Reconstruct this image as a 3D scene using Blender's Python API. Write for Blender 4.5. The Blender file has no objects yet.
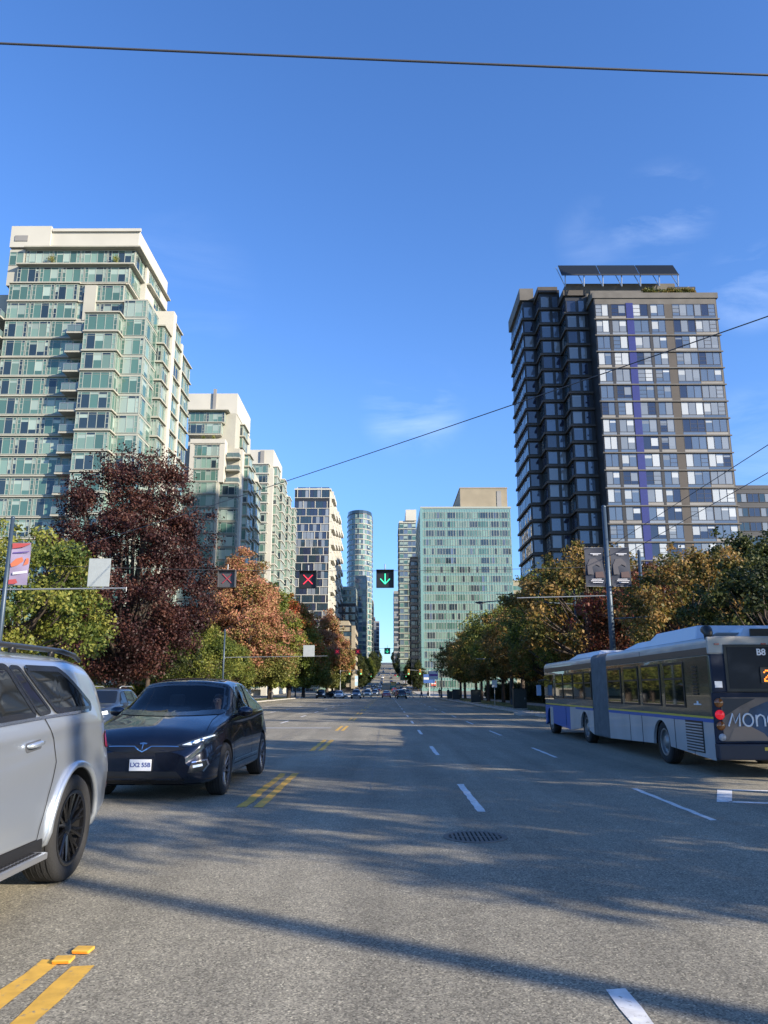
import bpy, bmesh, math, random
import numpy as np
from mathutils import Vector, Matrix
from mathutils.bvhtree import BVHTree

# ---------------------------------------------------------------- camera, sky, sun
SC = bpy.context.scene
COL = SC.collection
R = math.radians
H_CAM = 1.6
FPX = 770.0
PITCH = R(13.0)
cd = bpy.data.cameras.new('camera'); cam = bpy.data.objects.new('camera', cd); COL.objects.link(cam)
cd.sensor_fit = 'VERTICAL'; cd.sensor_height = 36.0; cd.lens = FPX / 1024 * 36.0
cd.clip_start = 0.05; cd.clip_end = 9000
cam.location = (0, 0, H_CAM); cam.rotation_euler = (R(90) + PITCH, 0, 0.0039)
SC.camera = cam

SUN_EL = R(21.0)
SUN_DIR = Vector((0.85 * math.cos(SUN_EL), -0.527 * math.cos(SUN_EL), math.sin(SUN_EL))).normalized()
w = bpy.data.worlds.new("World"); SC.world = w; w.use_nodes = True
nt = w.node_tree; nt.nodes.clear()
N = nt.nodes.new; Lk = nt.links.new
out = N('ShaderNodeOutputWorld'); bg = N('ShaderNodeBackground'); bg.inputs['Strength'].default_value = 0.15
sky = N('ShaderNodeTexSky'); sky.sky_type = 'NISHITA'; sky.sun_disc = False
sky.sun_elevation = SUN_EL; sky.sun_rotation = math.atan2(SUN_DIR.x, SUN_DIR.y)
sky.altitude = 0; sky.air_density = 1.0; sky.dust_density = 0.3; sky.ozone_density = 4.0
# thin wisps of cirrus
tc = N('ShaderNodeTexCoord'); mp = N('ShaderNodeMapping'); mp.inputs['Scale'].default_value = (2.2, 5.0, 9.0)
mp.inputs['Rotation'].default_value = (0.0, 0.5, 0.3)
nz = N('ShaderNodeTexNoise'); nz.inputs['Scale'].default_value = 1.7; nz.inputs['Detail'].default_value = 9; nz.inputs['Roughness'].default_value = 0.62
nz.inputs['Distortion'].default_value = 0.5
n2 = N('ShaderNodeTexNoise'); n2.inputs['Scale'].default_value = 3.1; n2.inputs['Detail'].default_value = 2
cr = N('ShaderNodeMapRange'); cr.inputs[1].default_value = 0.44; cr.inputs[2].default_value = 0.80; cr.inputs[4].default_value = 0.2
cr2 = N('ShaderNodeMapRange'); cr2.inputs[1].default_value = 0.52; cr2.inputs[2].default_value = 0.68
mu = N('ShaderNodeMath'); mu.operation = 'MULTIPLY'
mx = N('ShaderNodeMix'); mx.data_type = 'RGBA'
mx.inputs['B'].default_value = (5.2, 5.8, 6.6, 1)
hs = N('ShaderNodeHueSaturation'); hs.inputs['Saturation'].default_value = 1.16; hs.inputs['Hue'].default_value = 0.507; hs.inputs['Value'].default_value = 0.95
Lk(tc.outputs['Generated'], mp.inputs['Vector']); Lk(mp.outputs[0], nz.inputs['Vector']); Lk(tc.outputs['Generated'], n2.inputs['Vector'])
Lk(nz.outputs['Fac'], cr.inputs[0]); Lk(n2.outputs['Fac'], cr2.inputs[0]); Lk(cr.outputs[0], mu.inputs[0]); mu.inputs[1].default_value = 1.0
sx_ = N('ShaderNodeSeparateXYZ'); Lk(tc.outputs['Generated'], sx_.inputs[0])
acc = None
for dx_, dy_, dz_, c0, c1, g0 in ((.357, .887, .60, .9978, .9998, .95), (.468, .90, .505, .9982, .9998, 1.0), (.47, .93, .30, .9965, .9998, .7), (.034, .944, .354, .9970, .9999, 1.0), (-.27, .90, .50, .994, .9995, .25), (.27, .89, .57, .9985, .9999, .4)):
    d_ = Vector((dx_, dy_, dz_)).normalized(); vm_ = N('ShaderNodeVectorMath'); vm_.operation = 'DOT_PRODUCT'; nv = N('ShaderNodeVectorMath'); nv.operation = 'NORMALIZE'
    Lk(tc.outputs['Generated'], nv.inputs[0]); Lk(nv.outputs[0], vm_.inputs[0]); vm_.inputs[1].default_value = d_
    r_ = N('ShaderNodeMapRange'); r_.interpolation_type = 'SMOOTHSTEP'; r_.inputs[1].default_value = c0; r_.inputs[2].default_value = c1; r_.inputs[4].default_value = g0; Lk(vm_.outputs['Value'], r_.inputs[0])
    if acc is None: acc = r_
    else: a_ = N('ShaderNodeMath'); Lk(acc.outputs[0], a_.inputs[0]); Lk(r_.outputs[0], a_.inputs[1]); acc = a_
cm_ = acc
mu2 = N('ShaderNodeMath'); mu2.operation = 'MULTIPLY'; Lk(mu.outputs[0], mu2.inputs[0]); Lk(cm_.outputs[0], mu2.inputs[1]); Lk(mu2.outputs[0], mx.inputs['Factor'])
# the air near the horizon is a clear pale blue, not white
hz = N('ShaderNodeMapRange'); hz.interpolation_type = 'SMOOTHSTEP'; hz.inputs[1].default_value = 0.0; hz.inputs[2].default_value = .38; Lk(sx_.outputs['Z'], hz.inputs[0])
hm = N('ShaderNodeMix'); hm.data_type = 'RGBA'; hm.inputs['A'].default_value = (.52, .65, .84, 1); hm.inputs['B'].default_value = (1.08, 1.0, 1.03, 1); Lk(hz.outputs[0], hm.inputs['Factor'])
mm_ = N('ShaderNodeMix'); mm_.data_type = 'RGBA'; mm_.blend_type = 'MULTIPLY'; mm_.inputs['Factor'].default_value = 1.0
Lk(sky.outputs[0], hs.inputs['Color']); Lk(hs.outputs[0], mm_.inputs['A']); Lk(hm.outputs['Result'], mm_.inputs['B']); Lk(mm_.outputs['Result'], mx.inputs['A'])
Lk(mx.outputs['Result'], bg.inputs['Color']); Lk(bg.outputs[0], out.inputs[0])

sd = bpy.data.lights.new('sun', 'SUN'); sd.energy = 4.7; sd.angle = R(0.7); sd.color = (1.0, 0.88, 0.71)
so = bpy.data.objects.new('sun', sd); COL.objects.link(so); so.location = (200, -120, 150)
so.rotation_euler = (-SUN_DIR).to_track_quat('-Z', 'Y').to_euler()
SC.view_settings.view_transform = 'Standard'; SC.view_settings.look = 'None'
SC.view_settings.exposure = 1.06; SC.view_settings.gamma = 1.0
SC.cycles.max_bounces = 6; SC.cycles.transparent_max_bounces = 8; SC.cycles.use_denoising = True

random.seed(7)
RNG = np.random.default_rng(11)

# ---------------------------------------------------------------- helpers
def uid(o, label, cat, group=None, kind=None):
    if label: o['label'] = label
    if cat: o['category'] = cat
    if group: o['group'] = group
    if kind: o['kind'] = kind
    return o

MATS = {}
def mat(name, col, rough=0.6, metal=0.0, spec=0.5, var=0.0, vscale=3.0, bump=0.0, bscale=40.0, coat=0.0, emit=None, estr=1.0, trans=0.0, rnd=0.0, ior=None):
    if name in MATS: return MATS[name]
    m = bpy.data.materials.new(name); m.use_nodes = True
    t = m.node_tree; b = t.nodes['Principled BSDF']
    c = (*col, 1)
    b.inputs['Base Color'].default_value = c; b.inputs['Roughness'].default_value = rough
    b.inputs['Metallic'].default_value = metal; b.inputs['Specular IOR Level'].default_value = spec
    b.inputs['Coat Weight'].default_value = coat; b.inputs['Coat Roughness'].default_value = 0.03
    b.inputs['Transmission Weight'].default_value = trans
    if ior: b.inputs['IOR'].default_value = ior
    if emit:
        b.inputs['Emission Color'].default_value = (*emit, 1); b.inputs['Emission Strength'].default_value = estr
    src = None
    if var > 0 or bump > 0:
        co = t.nodes.new('ShaderNodeTexCoord')
    if var > 0:
        n = t.nodes.new('ShaderNodeTexNoise'); n.inputs['Scale'].default_value = vscale; n.inputs['Detail'].default_value = 6
        t.links.new(co.outputs['Object'], n.inputs['Vector'])
        r = t.nodes.new('ShaderNodeMapRange'); r.inputs[1].default_value = 0.3; r.inputs[2].default_value = 0.7
        r.inputs[3].default_value = 1 - var; r.inputs[4].default_value = 1 + var * 0.6
        t.links.new(n.outputs['Fac'], r.inputs[0])
        h = t.nodes.new('ShaderNodeHueSaturation'); h.inputs['Color'].default_value = c
        t.links.new(r.outputs[0], h.inputs['Value']); t.links.new(h.outputs[0], b.inputs['Base Color'])
        src = h
    if rnd > 0:
        oi = t.nodes.new('ShaderNodeNewGeometry')
        r = t.nodes.new('ShaderNodeMapRange'); r.inputs[3].default_value = 1 - rnd; r.inputs[4].default_value = 1 + rnd
        t.links.new(oi.outputs['Random Per Island'], r.inputs[0])
        h = t.nodes.new('ShaderNodeHueSaturation'); h.inputs['Color'].default_value = c
        if src: t.links.new(src.outputs[0], h.inputs['Color'])
        t.links.new(r.outputs[0], h.inputs['Value']); t.links.new(h.outputs[0], b.inputs['Base Color'])
    if bump > 0:
        n = t.nodes.new('ShaderNodeTexNoise'); n.inputs['Scale'].default_value = bscale; n.inputs['Detail'].default_value = 4
        t.links.new(co.outputs['Object'], n.inputs['Vector'])
        bn = t.nodes.new('ShaderNodeBump'); bn.inputs['Strength'].default_value = bump; bn.inputs['Distance'].default_value = 0.02
        t.links.new(n.outputs['Fac'], bn.inputs['Height']); t.links.new(bn.outputs[0], b.inputs['Normal'])
    MATS[name] = m
    return m

class MB:
    """collects faces, then links them as one mesh object"""
    def __init__(s): s.v = []; s.f = []; s.m = []; s.mats = []
    def mi(s, m):
        if m not in s.mats: s.mats.append(m)
        return s.mats.index(m)
    def face(s, pts, m):
        b = len(s.v); s.v.extend(tuple(p) for p in pts); s.f.append(tuple(range(b, b + len(pts)))); s.m.append(s.mi(m))
    def box(s, x0, x1, y0, y1, z0, z1, m, M=None):
        if x1 < x0: x0, x1 = x1, x0
        if y1 < y0: y0, y1 = y1, y0
        if z1 < z0: z0, z1 = z1, z0
        b = len(s.v)
        p = [(x0,y0,z0),(x1,y0,z0),(x1,y1,z0),(x0,y1,z0),(x0,y0,z1),(x1,y0,z1),(x1,y1,z1),(x0,y1,z1)]
        if M is not None: p = [tuple(M @ Vector(q)) for q in p]
        s.v.extend(p); k = s.mi(m)
        for q in ((0,3,2,1),(4,5,6,7),(0,1,5,4),(1,2,6,5),(2,3,7,6),(3,0,4,7)):
            s.f.append(tuple(b + i for i in q)); s.m.append(k)
        return s
    def tube(s, pts, rad, m, n=8, cap=True):
        pts = [Vector(p) for p in pts]
        if not hasattr(rad, '__len__'): rad = [rad] * len(pts)
        b = len(s.v); k = s.mi(m); a = None
        for i, p in enumerate(pts):
            d = (pts[min(i + 1, len(pts) - 1)] - pts[max(i - 1, 0)]).normalized()
            if a is None:
                a = d.orthogonal().normalized()
            a = (a - d * a.dot(d)).normalized(); c = d.cross(a)
            for j in range(n):
                t = 2 * math.pi * j / n
                s.v.append(tuple(p + (a * math.cos(t) + c * math.sin(t)) * rad[i]))
        for i in range(len(pts) - 1):
            for j in range(n):
                q = b + i * n; s.f.append((q + j, q + (j + 1) % n, q + n + (j + 1) % n, q + n + j)); s.m.append(k)
        if cap:
            s.f.append(tuple(b + j for j in reversed(range(n)))); s.m.append(k)
            e = b + (len(pts) - 1) * n; s.f.append(tuple(e + j for j in range(n))); s.m.append(k)
        return s
    def lathe(s, prof, m, n=24, M=None):
        """prof: (radius, height) about local z"""
        b = len(s.v); k = s.mi(m)
        for r, h in prof:
            for j in range(n):
                t = 2 * math.pi * j / n; p = Vector((r * math.cos(t), r * math.sin(t), h))
                if M is not None: p = M @ p
                s.v.append(tuple(p))
        for i in range(len(prof) - 1):
            for j in range(n):
                q = b + i * n; s.f.append((q + j, q + (j + 1) % n, q + n + (j + 1) % n, q + n + j)); s.m.append(k)
        return s
    def prism(s, poly, z0, z1, m):
        """vertical prism from a counter clockwise plan outline"""
        n = len(poly); b = len(s.v); k = s.mi(m)
        s.v.extend((x, y, z0) for x, y in poly); s.v.extend((x, y, z1) for x, y in poly)
        for i in range(n):
            j = (i + 1) % n; s.f.append((b + i, b + j, b + n + j, b + n + i)); s.m.append(k)
        s.f.append(tuple(b + n + i for i in range(n))); s.m.append(k)
        s.f.append(tuple(b + i for i in reversed(range(n)))); s.m.append(k)
        return s
    def add(s, o, M):
        b = len(s.v); s.v.extend(tuple(M @ Vector(p)) for p in o.v)
        ks = [s.mi(m) for m in o.mats]
        for f, m in zip(o.f, o.m): s.f.append(tuple(b + i for i in f)); s.m.append(ks[m])
        return s
    def mesh(s, name, smooth=False):
        me = bpy.data.meshes.new(name); me.from_pydata(s.v, [], s.f)
        for m in s.mats: me.materials.append(m)
        me.polygons.foreach_set('material_index', s.m)
        if smooth: me.polygons.foreach_set('use_smooth', [True] * len(s.f))
        me.update(); return me
    def build(s, name, parent=None, smooth=False, bevel=0, weld=False, autosm=None):
        me = s.mesh(name, smooth)
        if weld or bevel or autosm:
            bm = bmesh.new(); bm.from_mesh(me); bmesh.ops.remove_doubles(bm, verts=bm.verts, dist=1e-4)
            bmesh.ops.recalc_face_normals(bm, faces=bm.faces)
            if bevel:
                ed = [e for e in bm.edges if len(e.link_faces) == 2 and e.calc_face_angle(0) > R(25)]
                bmesh.ops.bevel(bm, geom=ed, offset=bevel, segments=2, affect='EDGES', profile=0.7, clamp_overlap=True)
            if autosm:
                for f in bm.faces: f.smooth = True
                for e in bm.edges:
                    if len(e.link_faces) == 2 and e.calc_face_angle(0) > R(autosm): e.smooth = False
            bm.to_mesh(me); bm.free()
        return link(name, me, parent)

def link(name, data, parent=None, M=None):
    o = bpy.data.objects.new(name, data); COL.objects.link(o)
    if parent is not None: o.parent = parent
    if M is not None: o.matrix_local = M
    return o
def empty(name, loc=(0,0,0), rz=0, parent=None):
    o = bpy.data.objects.new(name, None); COL.objects.link(o); o.location = loc; o.rotation_euler = (0, 0, rz)
    o.empty_display_size = 0.2
    if parent is not None: o.parent = parent
    return o
def copy_tree(o, parent=None):
    c = o.copy(); COL.objects.link(c); c.parent = parent
    for ch in list(o.children): copy_tree(ch, c)
    return c

def hill(y):
    """height of the ground along the street: flat, then climbing through downtown"""
    y = np.asarray(y, float)
    t = np.clip((y - 190) / 760, 0, 1)
    return 34.0 * t * t * (1.7 - 0.7 * t)

# ---------------------------------------------------------------- ground and road
def asphalt():
    m = bpy.data.materials.new('asphalt'); m.use_nodes = True; t = m.node_tree; b = t.nodes['Principled BSDF']
    n = t.nodes.new; l = t.links.new
    co = n('ShaderNodeTexCoord')
    def noise(s, d=4, r=0.55):
        q = n('ShaderNodeTexNoise'); q.inputs['Scale'].default_value = s; q.inputs['Detail'].default_value = d; q.inputs['Roughness'].default_value = r
        l(co.outputs['Object'], q.inputs['Vector']); return q
    vo = n('ShaderNodeTexVoronoi'); vo.inputs['Scale'].default_value = 92; l(co.outputs['Object'], vo.inputs['Vector'])
    ra = n('ShaderNodeValToRGB'); e = ra.color_ramp.elements
    e[0].position = 0.0; e[0].color = (0.07, 0.066, 0.052, 1); e[1].position = 1.0; e[1].color = (0.60, 0.55, 0.41, 1)
    x = e.new(0.45); x.color = (0.218, 0.200, 0.153, 1); x = e.new(0.8); x.color = (0.33, 0.303, 0.232, 1)
    bw = n('ShaderNodeRGBToBW'); l(vo.outputs['Color'], bw.inputs[0])
    fine = noise(210, 3); ad = n('ShaderNodeMath'); ad.operation = 'ADD'
    f2 = n('ShaderNodeMapRange'); f2.inputs[3].default_value = -0.25; f2.inputs[4].default_value = 0.25; l(fine.outputs['Fac'], f2.inputs[0])
    l(bw.outputs[0], ad.inputs[0]); l(f2.outputs[0], ad.inputs[1]); l(ad.outputs[0], ra.inputs[0])
    # tyre worn lanes and large blotches
    mp_ = n('ShaderNodeMapping'); mp_.inputs['Scale'].default_value = (0.9, 0.05, 1); l(co.outputs['Object'], mp_.inputs['Vector'])
    st = n('ShaderNodeTexNoise'); st.inputs['Scale'].default_value = 1.6; st.inputs['Detail'].default_value = 5; l(mp_.outputs[0], st.inputs['Vector'])
    bl = noise(0.35, 6, 0.6); bl2 = noise(3.0, 5, 0.6)
    def rng(src, a, c, lo, hi):
        q = n('ShaderNodeMapRange'); q.inputs[1].default_value = a; q.inputs[2].default_value = c; q.inputs[3].default_value = lo; q.inputs[4].default_value = hi
        l(src, q.inputs[0]); return q.outputs[0]
    def mul(a, c):
        q = n('ShaderNodeMath'); q.operation = 'MULTIPLY'; l(a, q.inputs[0]); l(c, q.inputs[1]); return q.outputs[0]
    f = mul(mul(rng(st.outputs['Fac'], 0.3, 0.7, 0.76, 1.18), rng(bl.outputs['Fac'], 0.3, 0.7, 0.85, 1.12)), rng(bl2.outputs['Fac'], 0.3, 0.7, 0.92, 1.07))
    # sealed cracks, darker wandering lines
    vc = n('ShaderNodeTexVoronoi'); vc.feature = 'DISTANCE_TO_EDGE'; vc.inputs['Scale'].default_value = 0.16
    wn = noise(0.8, 5, 0.6); mv = n('ShaderNodeMix'); mv.data_type = 'VECTOR'; mv.inputs['Factor'].default_value = 0.32
    l(co.outputs['Object'], mv.inputs['A']); l(wn.outputs['Color'], mv.inputs['B']); l(mv.outputs['Result'], vc.inputs['Vector'])
    f = mul(f, rng(vc.outputs['Distance'], 0.0, 0.004, 0.84, 1.0))
    hs_ = n('ShaderNodeHueSaturation'); l(ra.outputs[0], hs_.inputs['Color']); l(f, hs_.inputs['Value'])
    l(hs_.outputs[0], b.inputs['Base Color']); b.inputs['Roughness'].default_value = 0.82; b.inputs['Specular IOR Level'].default_value = 0.35
    bp = n('ShaderNodeBump'); bp.inputs['Strength'].default_value = 0.7; bp.inputs['Distance'].default_value = 0.006
    l(ad.outputs[0], bp.inputs['Height']); l(bp.outputs[0], b.inputs['Normal'])
    return m
M_ASPH = asphalt()
M_CONC = mat('concrete', (0.36, 0.34, 0.31), 0.85, var=0.25, vscale=1.2, bump=0.3)
M_KERB = mat('kerb_concrete', (0.42, 0.40, 0.37), 0.85, var=0.2, vscale=2)
M_GRND = mat('city_ground', (0.16, 0.155, 0.14), 0.9, var=0.3, vscale=0.05)
M_WHITE = mat('white_road_paint', (0.68, 0.68, 0.66), 0.7, var=0.22, vscale=9)
M_YEL = mat('yellow_road_paint', (0.62, 0.36, 0.05), 0.7, var=0.2, vscale=9)
def worn(m, lo=.33, hi=.43, sc=14):
    t = m.node_tree; b = t.nodes['Principled BSDF']; src = b.inputs['Base Color'].links[0].from_socket; co = t.nodes.new('ShaderNodeTexCoord'); n = t.nodes.new('ShaderNodeTexNoise'); n.inputs['Scale'].default_value = sc; n.inputs['Detail'].default_value = 9; n.inputs['Roughness'].default_value = .72
    t.links.new(co.outputs['Object'], n.inputs['Vector']); r_ = t.nodes.new('ShaderNodeMapRange'); r_.inputs[1].default_value = lo; r_.inputs[2].default_value = hi; t.links.new(n.outputs['Fac'], r_.inputs[0])
    x = t.nodes.new('ShaderNodeMix'); x.data_type = 'RGBA'; x.inputs['A'].default_value = (.20, .184, .142, 1); t.links.new(r_.outputs[0], x.inputs['Factor']); t.links.new(src, x.inputs['B']); t.links.new(x.outputs['Result'], b.inputs['Base Color'])
worn(M_WHITE); worn(M_YEL)
M_PALEBAR = mat('pale_bar_grey', (0.30, 0.30, 0.29), 0.8, var=0.3, vscale=6)
M_GRASS = mat('grass', (0.075, 0.095, 0.025), 0.9, var=0.4, vscale=1.5)
KL, KR = -17.0, 9.3
YS = [-300, -60, -20] + list(range(0, 190, 10)) + list(range(190, 1400, 25)) + [2000, 3500]

def sheet(name, x0, x1, z, m, ys=YS):
    mb = MB()
    for a, b in zip(ys[:-1], ys[1:]):
        ha, hb = float(hill(a)), float(hill(b))
        mb.face([(x0, a, ha + z), (x1, a, ha + z), (x1, b, hb + z), (x0, b, hb + z)], m)
    o = mb.build(name, weld=True); o['kind'] = 'structure'; return o
def kerb_run(name, x0, x1, z1, m, ys, kind='structure'):
    mb = MB()
    for a, b in zip(ys[:-1], ys[1:]):
        ha, hb = float(hill(a)), float(hill(b))
        p = [(x0,a,ha-0.3),(x1,a,ha-0.3),(x1,b,hb-0.3),(x0,b,hb-0.3),(x0,a,ha+z1),(x1,a,ha+z1),(x1,b,hb+z1),(x0,b,hb+z1)]
        for q in ((4,5,6,7),(0,1,5,4),(1,2,6,5),(2,3,7,6),(3,0,4,7)): mb.face([p[i] for i in q], m)
    o = mb.build(name, weld=False); o['kind'] = kind; return o
g = sheet('ground', -3000, 3000, -0.02, M_GRND)
road = sheet('road', KL, KR, 0.0, M_ASPH, [y for y in YS if y <= 180] + [184])
KL2 = -9.2
sheet('road', KL2, KR, 0.0, M_ASPH, [184] + [y for y in YS if 190 <= y <= 1400])
# cross streets: asphalt sheets a little above the ground
cross = MB()
for y in (172, 300, 420, 540, 660):
    h = float(hill(y))
    for (xa, xb) in ((KR, 160), (-160, KL)): cross.face([(xa, y - 9, float(hill(y - 9)) - 0.01), (xb, y - 9, float(hill(y - 9)) - 0.01), (xb, y + 9, float(hill(y + 9)) - 0.01), (xa, y + 9, float(hill(y + 9)) - 0.01)], M_ASPH)
cross.build('cross_street')['kind'] = 'structure'
seg = lambda a, b, st=10: list(range(a, b, st)) + [b]
for (a, b) in ((-60, 160), (184, 288), (312, 408), (432, 528), (552, 648), (672, 1100)):
    kl_ = KL if a < 180 else KL2
    kerb_run('kerb', kl_ - 0.16, kl_, 0.13, M_KERB, seg(a, b)); kerb_run('kerb', KR, KR + 0.16, 0.13, M_KERB, seg(a, b))
    kerb_run('pavement', kl_ - 9.0, kl_ - 0.16, 0.12, M_CONC, seg(a, b)); kerb_run('pavement', KR + 0.16, KR + 7.5, 0.12, M_CONC, seg(a, b))
for (a, b) in ((-40, 155),):
    o = sheet('lawn', KL - 5.2, KL - 1.2, 0.135, M_GRASS, seg(a, b)); o = sheet('lawn', KL - 24, KL - 9.0, 0.03, M_GRASS, seg(a, b))
    o = sheet('lawn', KR + 1.3, KR + 4.8, 0.135, M_GRASS, seg(a, b)); sheet('lawn', KR + 7.5, KR + 40, 0.03, M_GRASS, seg(a, b))

def ragged(x0, x1, y0, y1, m, name, z=0.004, amp=0.012):
    """a painted bar with slightly worn edges, following the slope"""
    mb = MB(); n = max(6, int((y1 - y0) / 0.25)) if y1 - y0 < 12 else max(2, int((y1 - y0) / 10))
    pl, pr = [], []
    for i in range(n + 1):
        y = y0 + (y1 - y0) * i / n; h = float(hill(y)) + z
        am = amp if y0 < 30 else 0
        ya = y + (random.uniform(-am, am) if i in (0, n) else 0)
        pl.append((x0 + random.uniform(-am, am), ya, h)); pr.append((x1 + random.uniform(-am, am), y + (random.uniform(-am, am) * 2 if i in (0, n) else 0), h))
    for i in range(n): mb.face([pl[i], pr[i], pr[i + 1], pl[i + 1]], m)
    o = mb.build(name); o['kind'] = 'structure'; return o
# double yellow centre line, dashed
for (a, b) in [(0.5, 5.05), (11.4, 15.9), (21.6, 26.2)] + [(32.0 + 10.2 * i, 36.2 + 10.2 * i) for i in range(12)]:
    ragged(-2.10, -1.97, a, b + (.12 if b < 6 else 0), M_YEL, 'yellow_line', amp=.02); ragged(-1.86, -1.73, a, b, M_YEL, 'yellow_line')
ragged(-2.1, -1.8, 184, 600, M_YEL, 'yellow_line')
def dashes(x, starts, ln, wd=0.11):
    for a in starts: ragged(x - wd / 2, x + wd / 2, a, a + ln, M_WHITE, 'lane_marking')
dashes(1.25, [1.7] , 3.0); dashes(1.27, [11.0 + 9.25 * i for i in range(16)], 3.1)
dashes(4.1, [10.3 + 9.25 * i for i in range(13)], 3.2, 0.09)
dashes(-5.2, [30, 39, 48, 57, 66, 75, 84, 93, 102, 111, 120], 3.0); dashes(-8.4, [30, 39, 48, 57, 66, 75, 84, 93, 102, 111], 3.0)
dashes(-11.6, [39, 48, 57, 66, 75, 84, 93, 102], 3.0)
mb = MB(); mb.face([(-7.6, 33.9, .004), (-2.4, 33.9, .004), (-2.4, 34.8, .004), (-7.6, 34.8, .004)], M_PALEBAR); mb.build('pale_lane_bar')['kind'] = 'structure'  # pale grey bar across the left lanes
for y in (158, 162):
    mb = MB(); mb.face([(KL, y, .004), (KR, y, .004), (KR, y + 0.45, .004), (KL, y + .45, .004)], M_WHITE); mb.build('crosswalk_line')['kind'] = 'structure'
for y in (186, 294, 312, 426):
    h = float(hill(y)); mb = MB(); mb.face([(KL, y, h + .05), (KR, y, h + .05), (KR, y + 1.0, float(hill(y + 1)) + .05), (KL, y + 1.0, float(hill(y + 1)) + .05)], M_WHITE); mb.build('crosswalk_line')['kind'] = 'structure'
# tar seams and a patch
M_TAR = mat('tar', (.125, .115, .095), .55, var=.3, vscale=8)
def seam(pts, wd, rnd_=.05, seed=1):
    rr = random.Random(seed); mb = MB(); P_ = []
    for (a, b), (c, d) in zip(pts[:-1], pts[1:]):
        k = max(2, int(math.hypot(c - a, d - b) / .35))
        P_ += [(a + (c - a) * i / k + rr.uniform(-rnd_, rnd_), b + (d - b) * i / k) for i in range(k)]
    P_.append(pts[-1]); W_ = [wd * rr.uniform(.5, 1.2) for _ in P_]
    for i in range(len(P_) - 1):
        (a, b), (c, d) = P_[i], P_[i + 1]; q = math.hypot(c - a, d - b) or 1; nx, ny = -(d - b) / q, (c - a) / q
        mb.face([(a - nx * W_[i], b - ny * W_[i], .003), (a + nx * W_[i], b + ny * W_[i], .003), (c + nx * W_[i + 1], d + ny * W_[i + 1], .003), (c - nx * W_[i + 1], d - ny * W_[i + 1], .003)], M_TAR)
    mb.build('tar_seam')['kind'] = 'structure'
seam([(-.28, 13), (-.4, 80)], .010, .02, 1); 
seam([(-3.4, 24), (6.5, 23.4)], .02, .0, 4); seam([(-3.6, 20), (-3.4, 60)], .015, .04, 5); seam([(-12, 46), (8, 45.5)], .03, 0, 7)
# bus lane box marking on the right: outlined bar
bx = MB(); z = .004
def P(px, py):
    a = math.atan((py - 512) / 770) - PITCH; Y = H_CAM / math.tan(a); return ((px - 387) / 770 * (Y * math.cos(PITCH) - H_CAM * math.sin(PITCH)), Y)
a0 = P(716, 802); a1 = P(716.5, 789.5)
bx.face([(a0[0], a0[1], z), (a0[0] + .20, a0[1] - .05, z), (a1[0] + .22, a1[1] - .06, z), (a1[0], a1[1], z)], M_WHITE)
bx.face([(a0[0] + .201, a0[1] - .06, z), (a0[0] + 3.4, a0[1] - .92, z), (a0[0] + 3.4, a0[1] - .76, z), (a0[0] + .201, a0[1] + .10, z)], M_WHITE)
bx.face([(a1[0] + .221, a1[1] - .14, z), (a1[0] + 3.4, a1[1] - .80, z), (a1[0] + 3.4, a1[1] - .62, z), (a1[0] + .221, a1[1] - .0, z)], M_WHITE)
bx.build('bus_lane_marking')['kind'] = 'structure'
# ---------------------------------------------------------------- facades
def glassmat(name, col, rough=0.04, spec=0.9, rnd=0.25, met=0.0, tilt=0.02):
    m = mat(name, col, rough, metal=met, spec=spec, rnd=rnd)
    t = m.node_tree; b = t.nodes['Principled BSDF']
    g_ = t.nodes.new('ShaderNodeNewGeometry'); wn = t.nodes.new('ShaderNodeTexWhiteNoise'); wn.noise_dimensions = '1D'
    t.links.new(g_.outputs['Random Per Island'], wn.inputs['W'])
    s = t.nodes.new('ShaderNodeVectorMath'); s.operation = 'SUBTRACT'; s.inputs[1].default_value = (.5, .5, .5)
    t.links.new(wn.outputs['Color'], s.inputs[0])
    sc = t.nodes.new('ShaderNodeVectorMath'); sc.operation = 'SCALE'; sc.inputs['Scale'].default_value = tilt * 2
    t.links.new(s.outputs[0], sc.inputs[0])
    ad = t.nodes.new('ShaderNodeVectorMath'); t.links.new(g_.outputs['Normal'], ad.inputs[0]); t.links.new(sc.outputs[0], ad.inputs[1])
    t.links.new(ad.outputs[0], b.inputs['Normal'])
    return m
G_TEAL = glassmat('green_glass', (0.065, 0.135, 0.11)); G_TEAL2 = glassmat('light_green_glass', (0.15, 0.235, 0.19), rough=0.12)
G_DARK = glassmat('dark_glass', (0.02, 0.035, 0.045)); G_CURT = glassmat('curtained_glass', (0.26, 0.33, 0.28), rough=0.15)
G_NAVY = glassmat('navy_glass', (0.02, 0.026, 0.05)); G_BLUE = glassmat('blue_glass', (0.08, 0.11, 0.16), spec=1.0)  # blue glass lightened: reflected sky is put into its base colour
G_WCUR = glassmat('white_curtain_glass', (0.40, 0.42, 0.42), rough=0.1); G_GREY = glassmat('grey_glass', (0.17, 0.19, 0.21))  # grey glass lightened likewise to stand in for reflected sky
M_FR = mat('pale_frame', (0.30, 0.33, 0.29), 0.5); M_FRD = mat('dark_frame', (0.035, 0.035, 0.04), 0.4)
M_SLAB = mat('cream_slab', (0.36, 0.35, 0.29), 0.8, var=0.12, vscale=0.4); M_CREAM = mat('cream_wall', (0.38, 0.37, 0.31), 0.8, var=0.08, vscale=0.3)
M_WWALL = mat('white_wall', (0.46, 0.445, 0.385), 0.8, var=0.06, vscale=0.3)
M_BAL = glassmat('railing_glass', (0.10, 0.15, 0.15), rough=0.08); M_RAIL = mat('rail_metal', (0.35, 0.37, 0.37), 0.4, 0.6)
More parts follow.
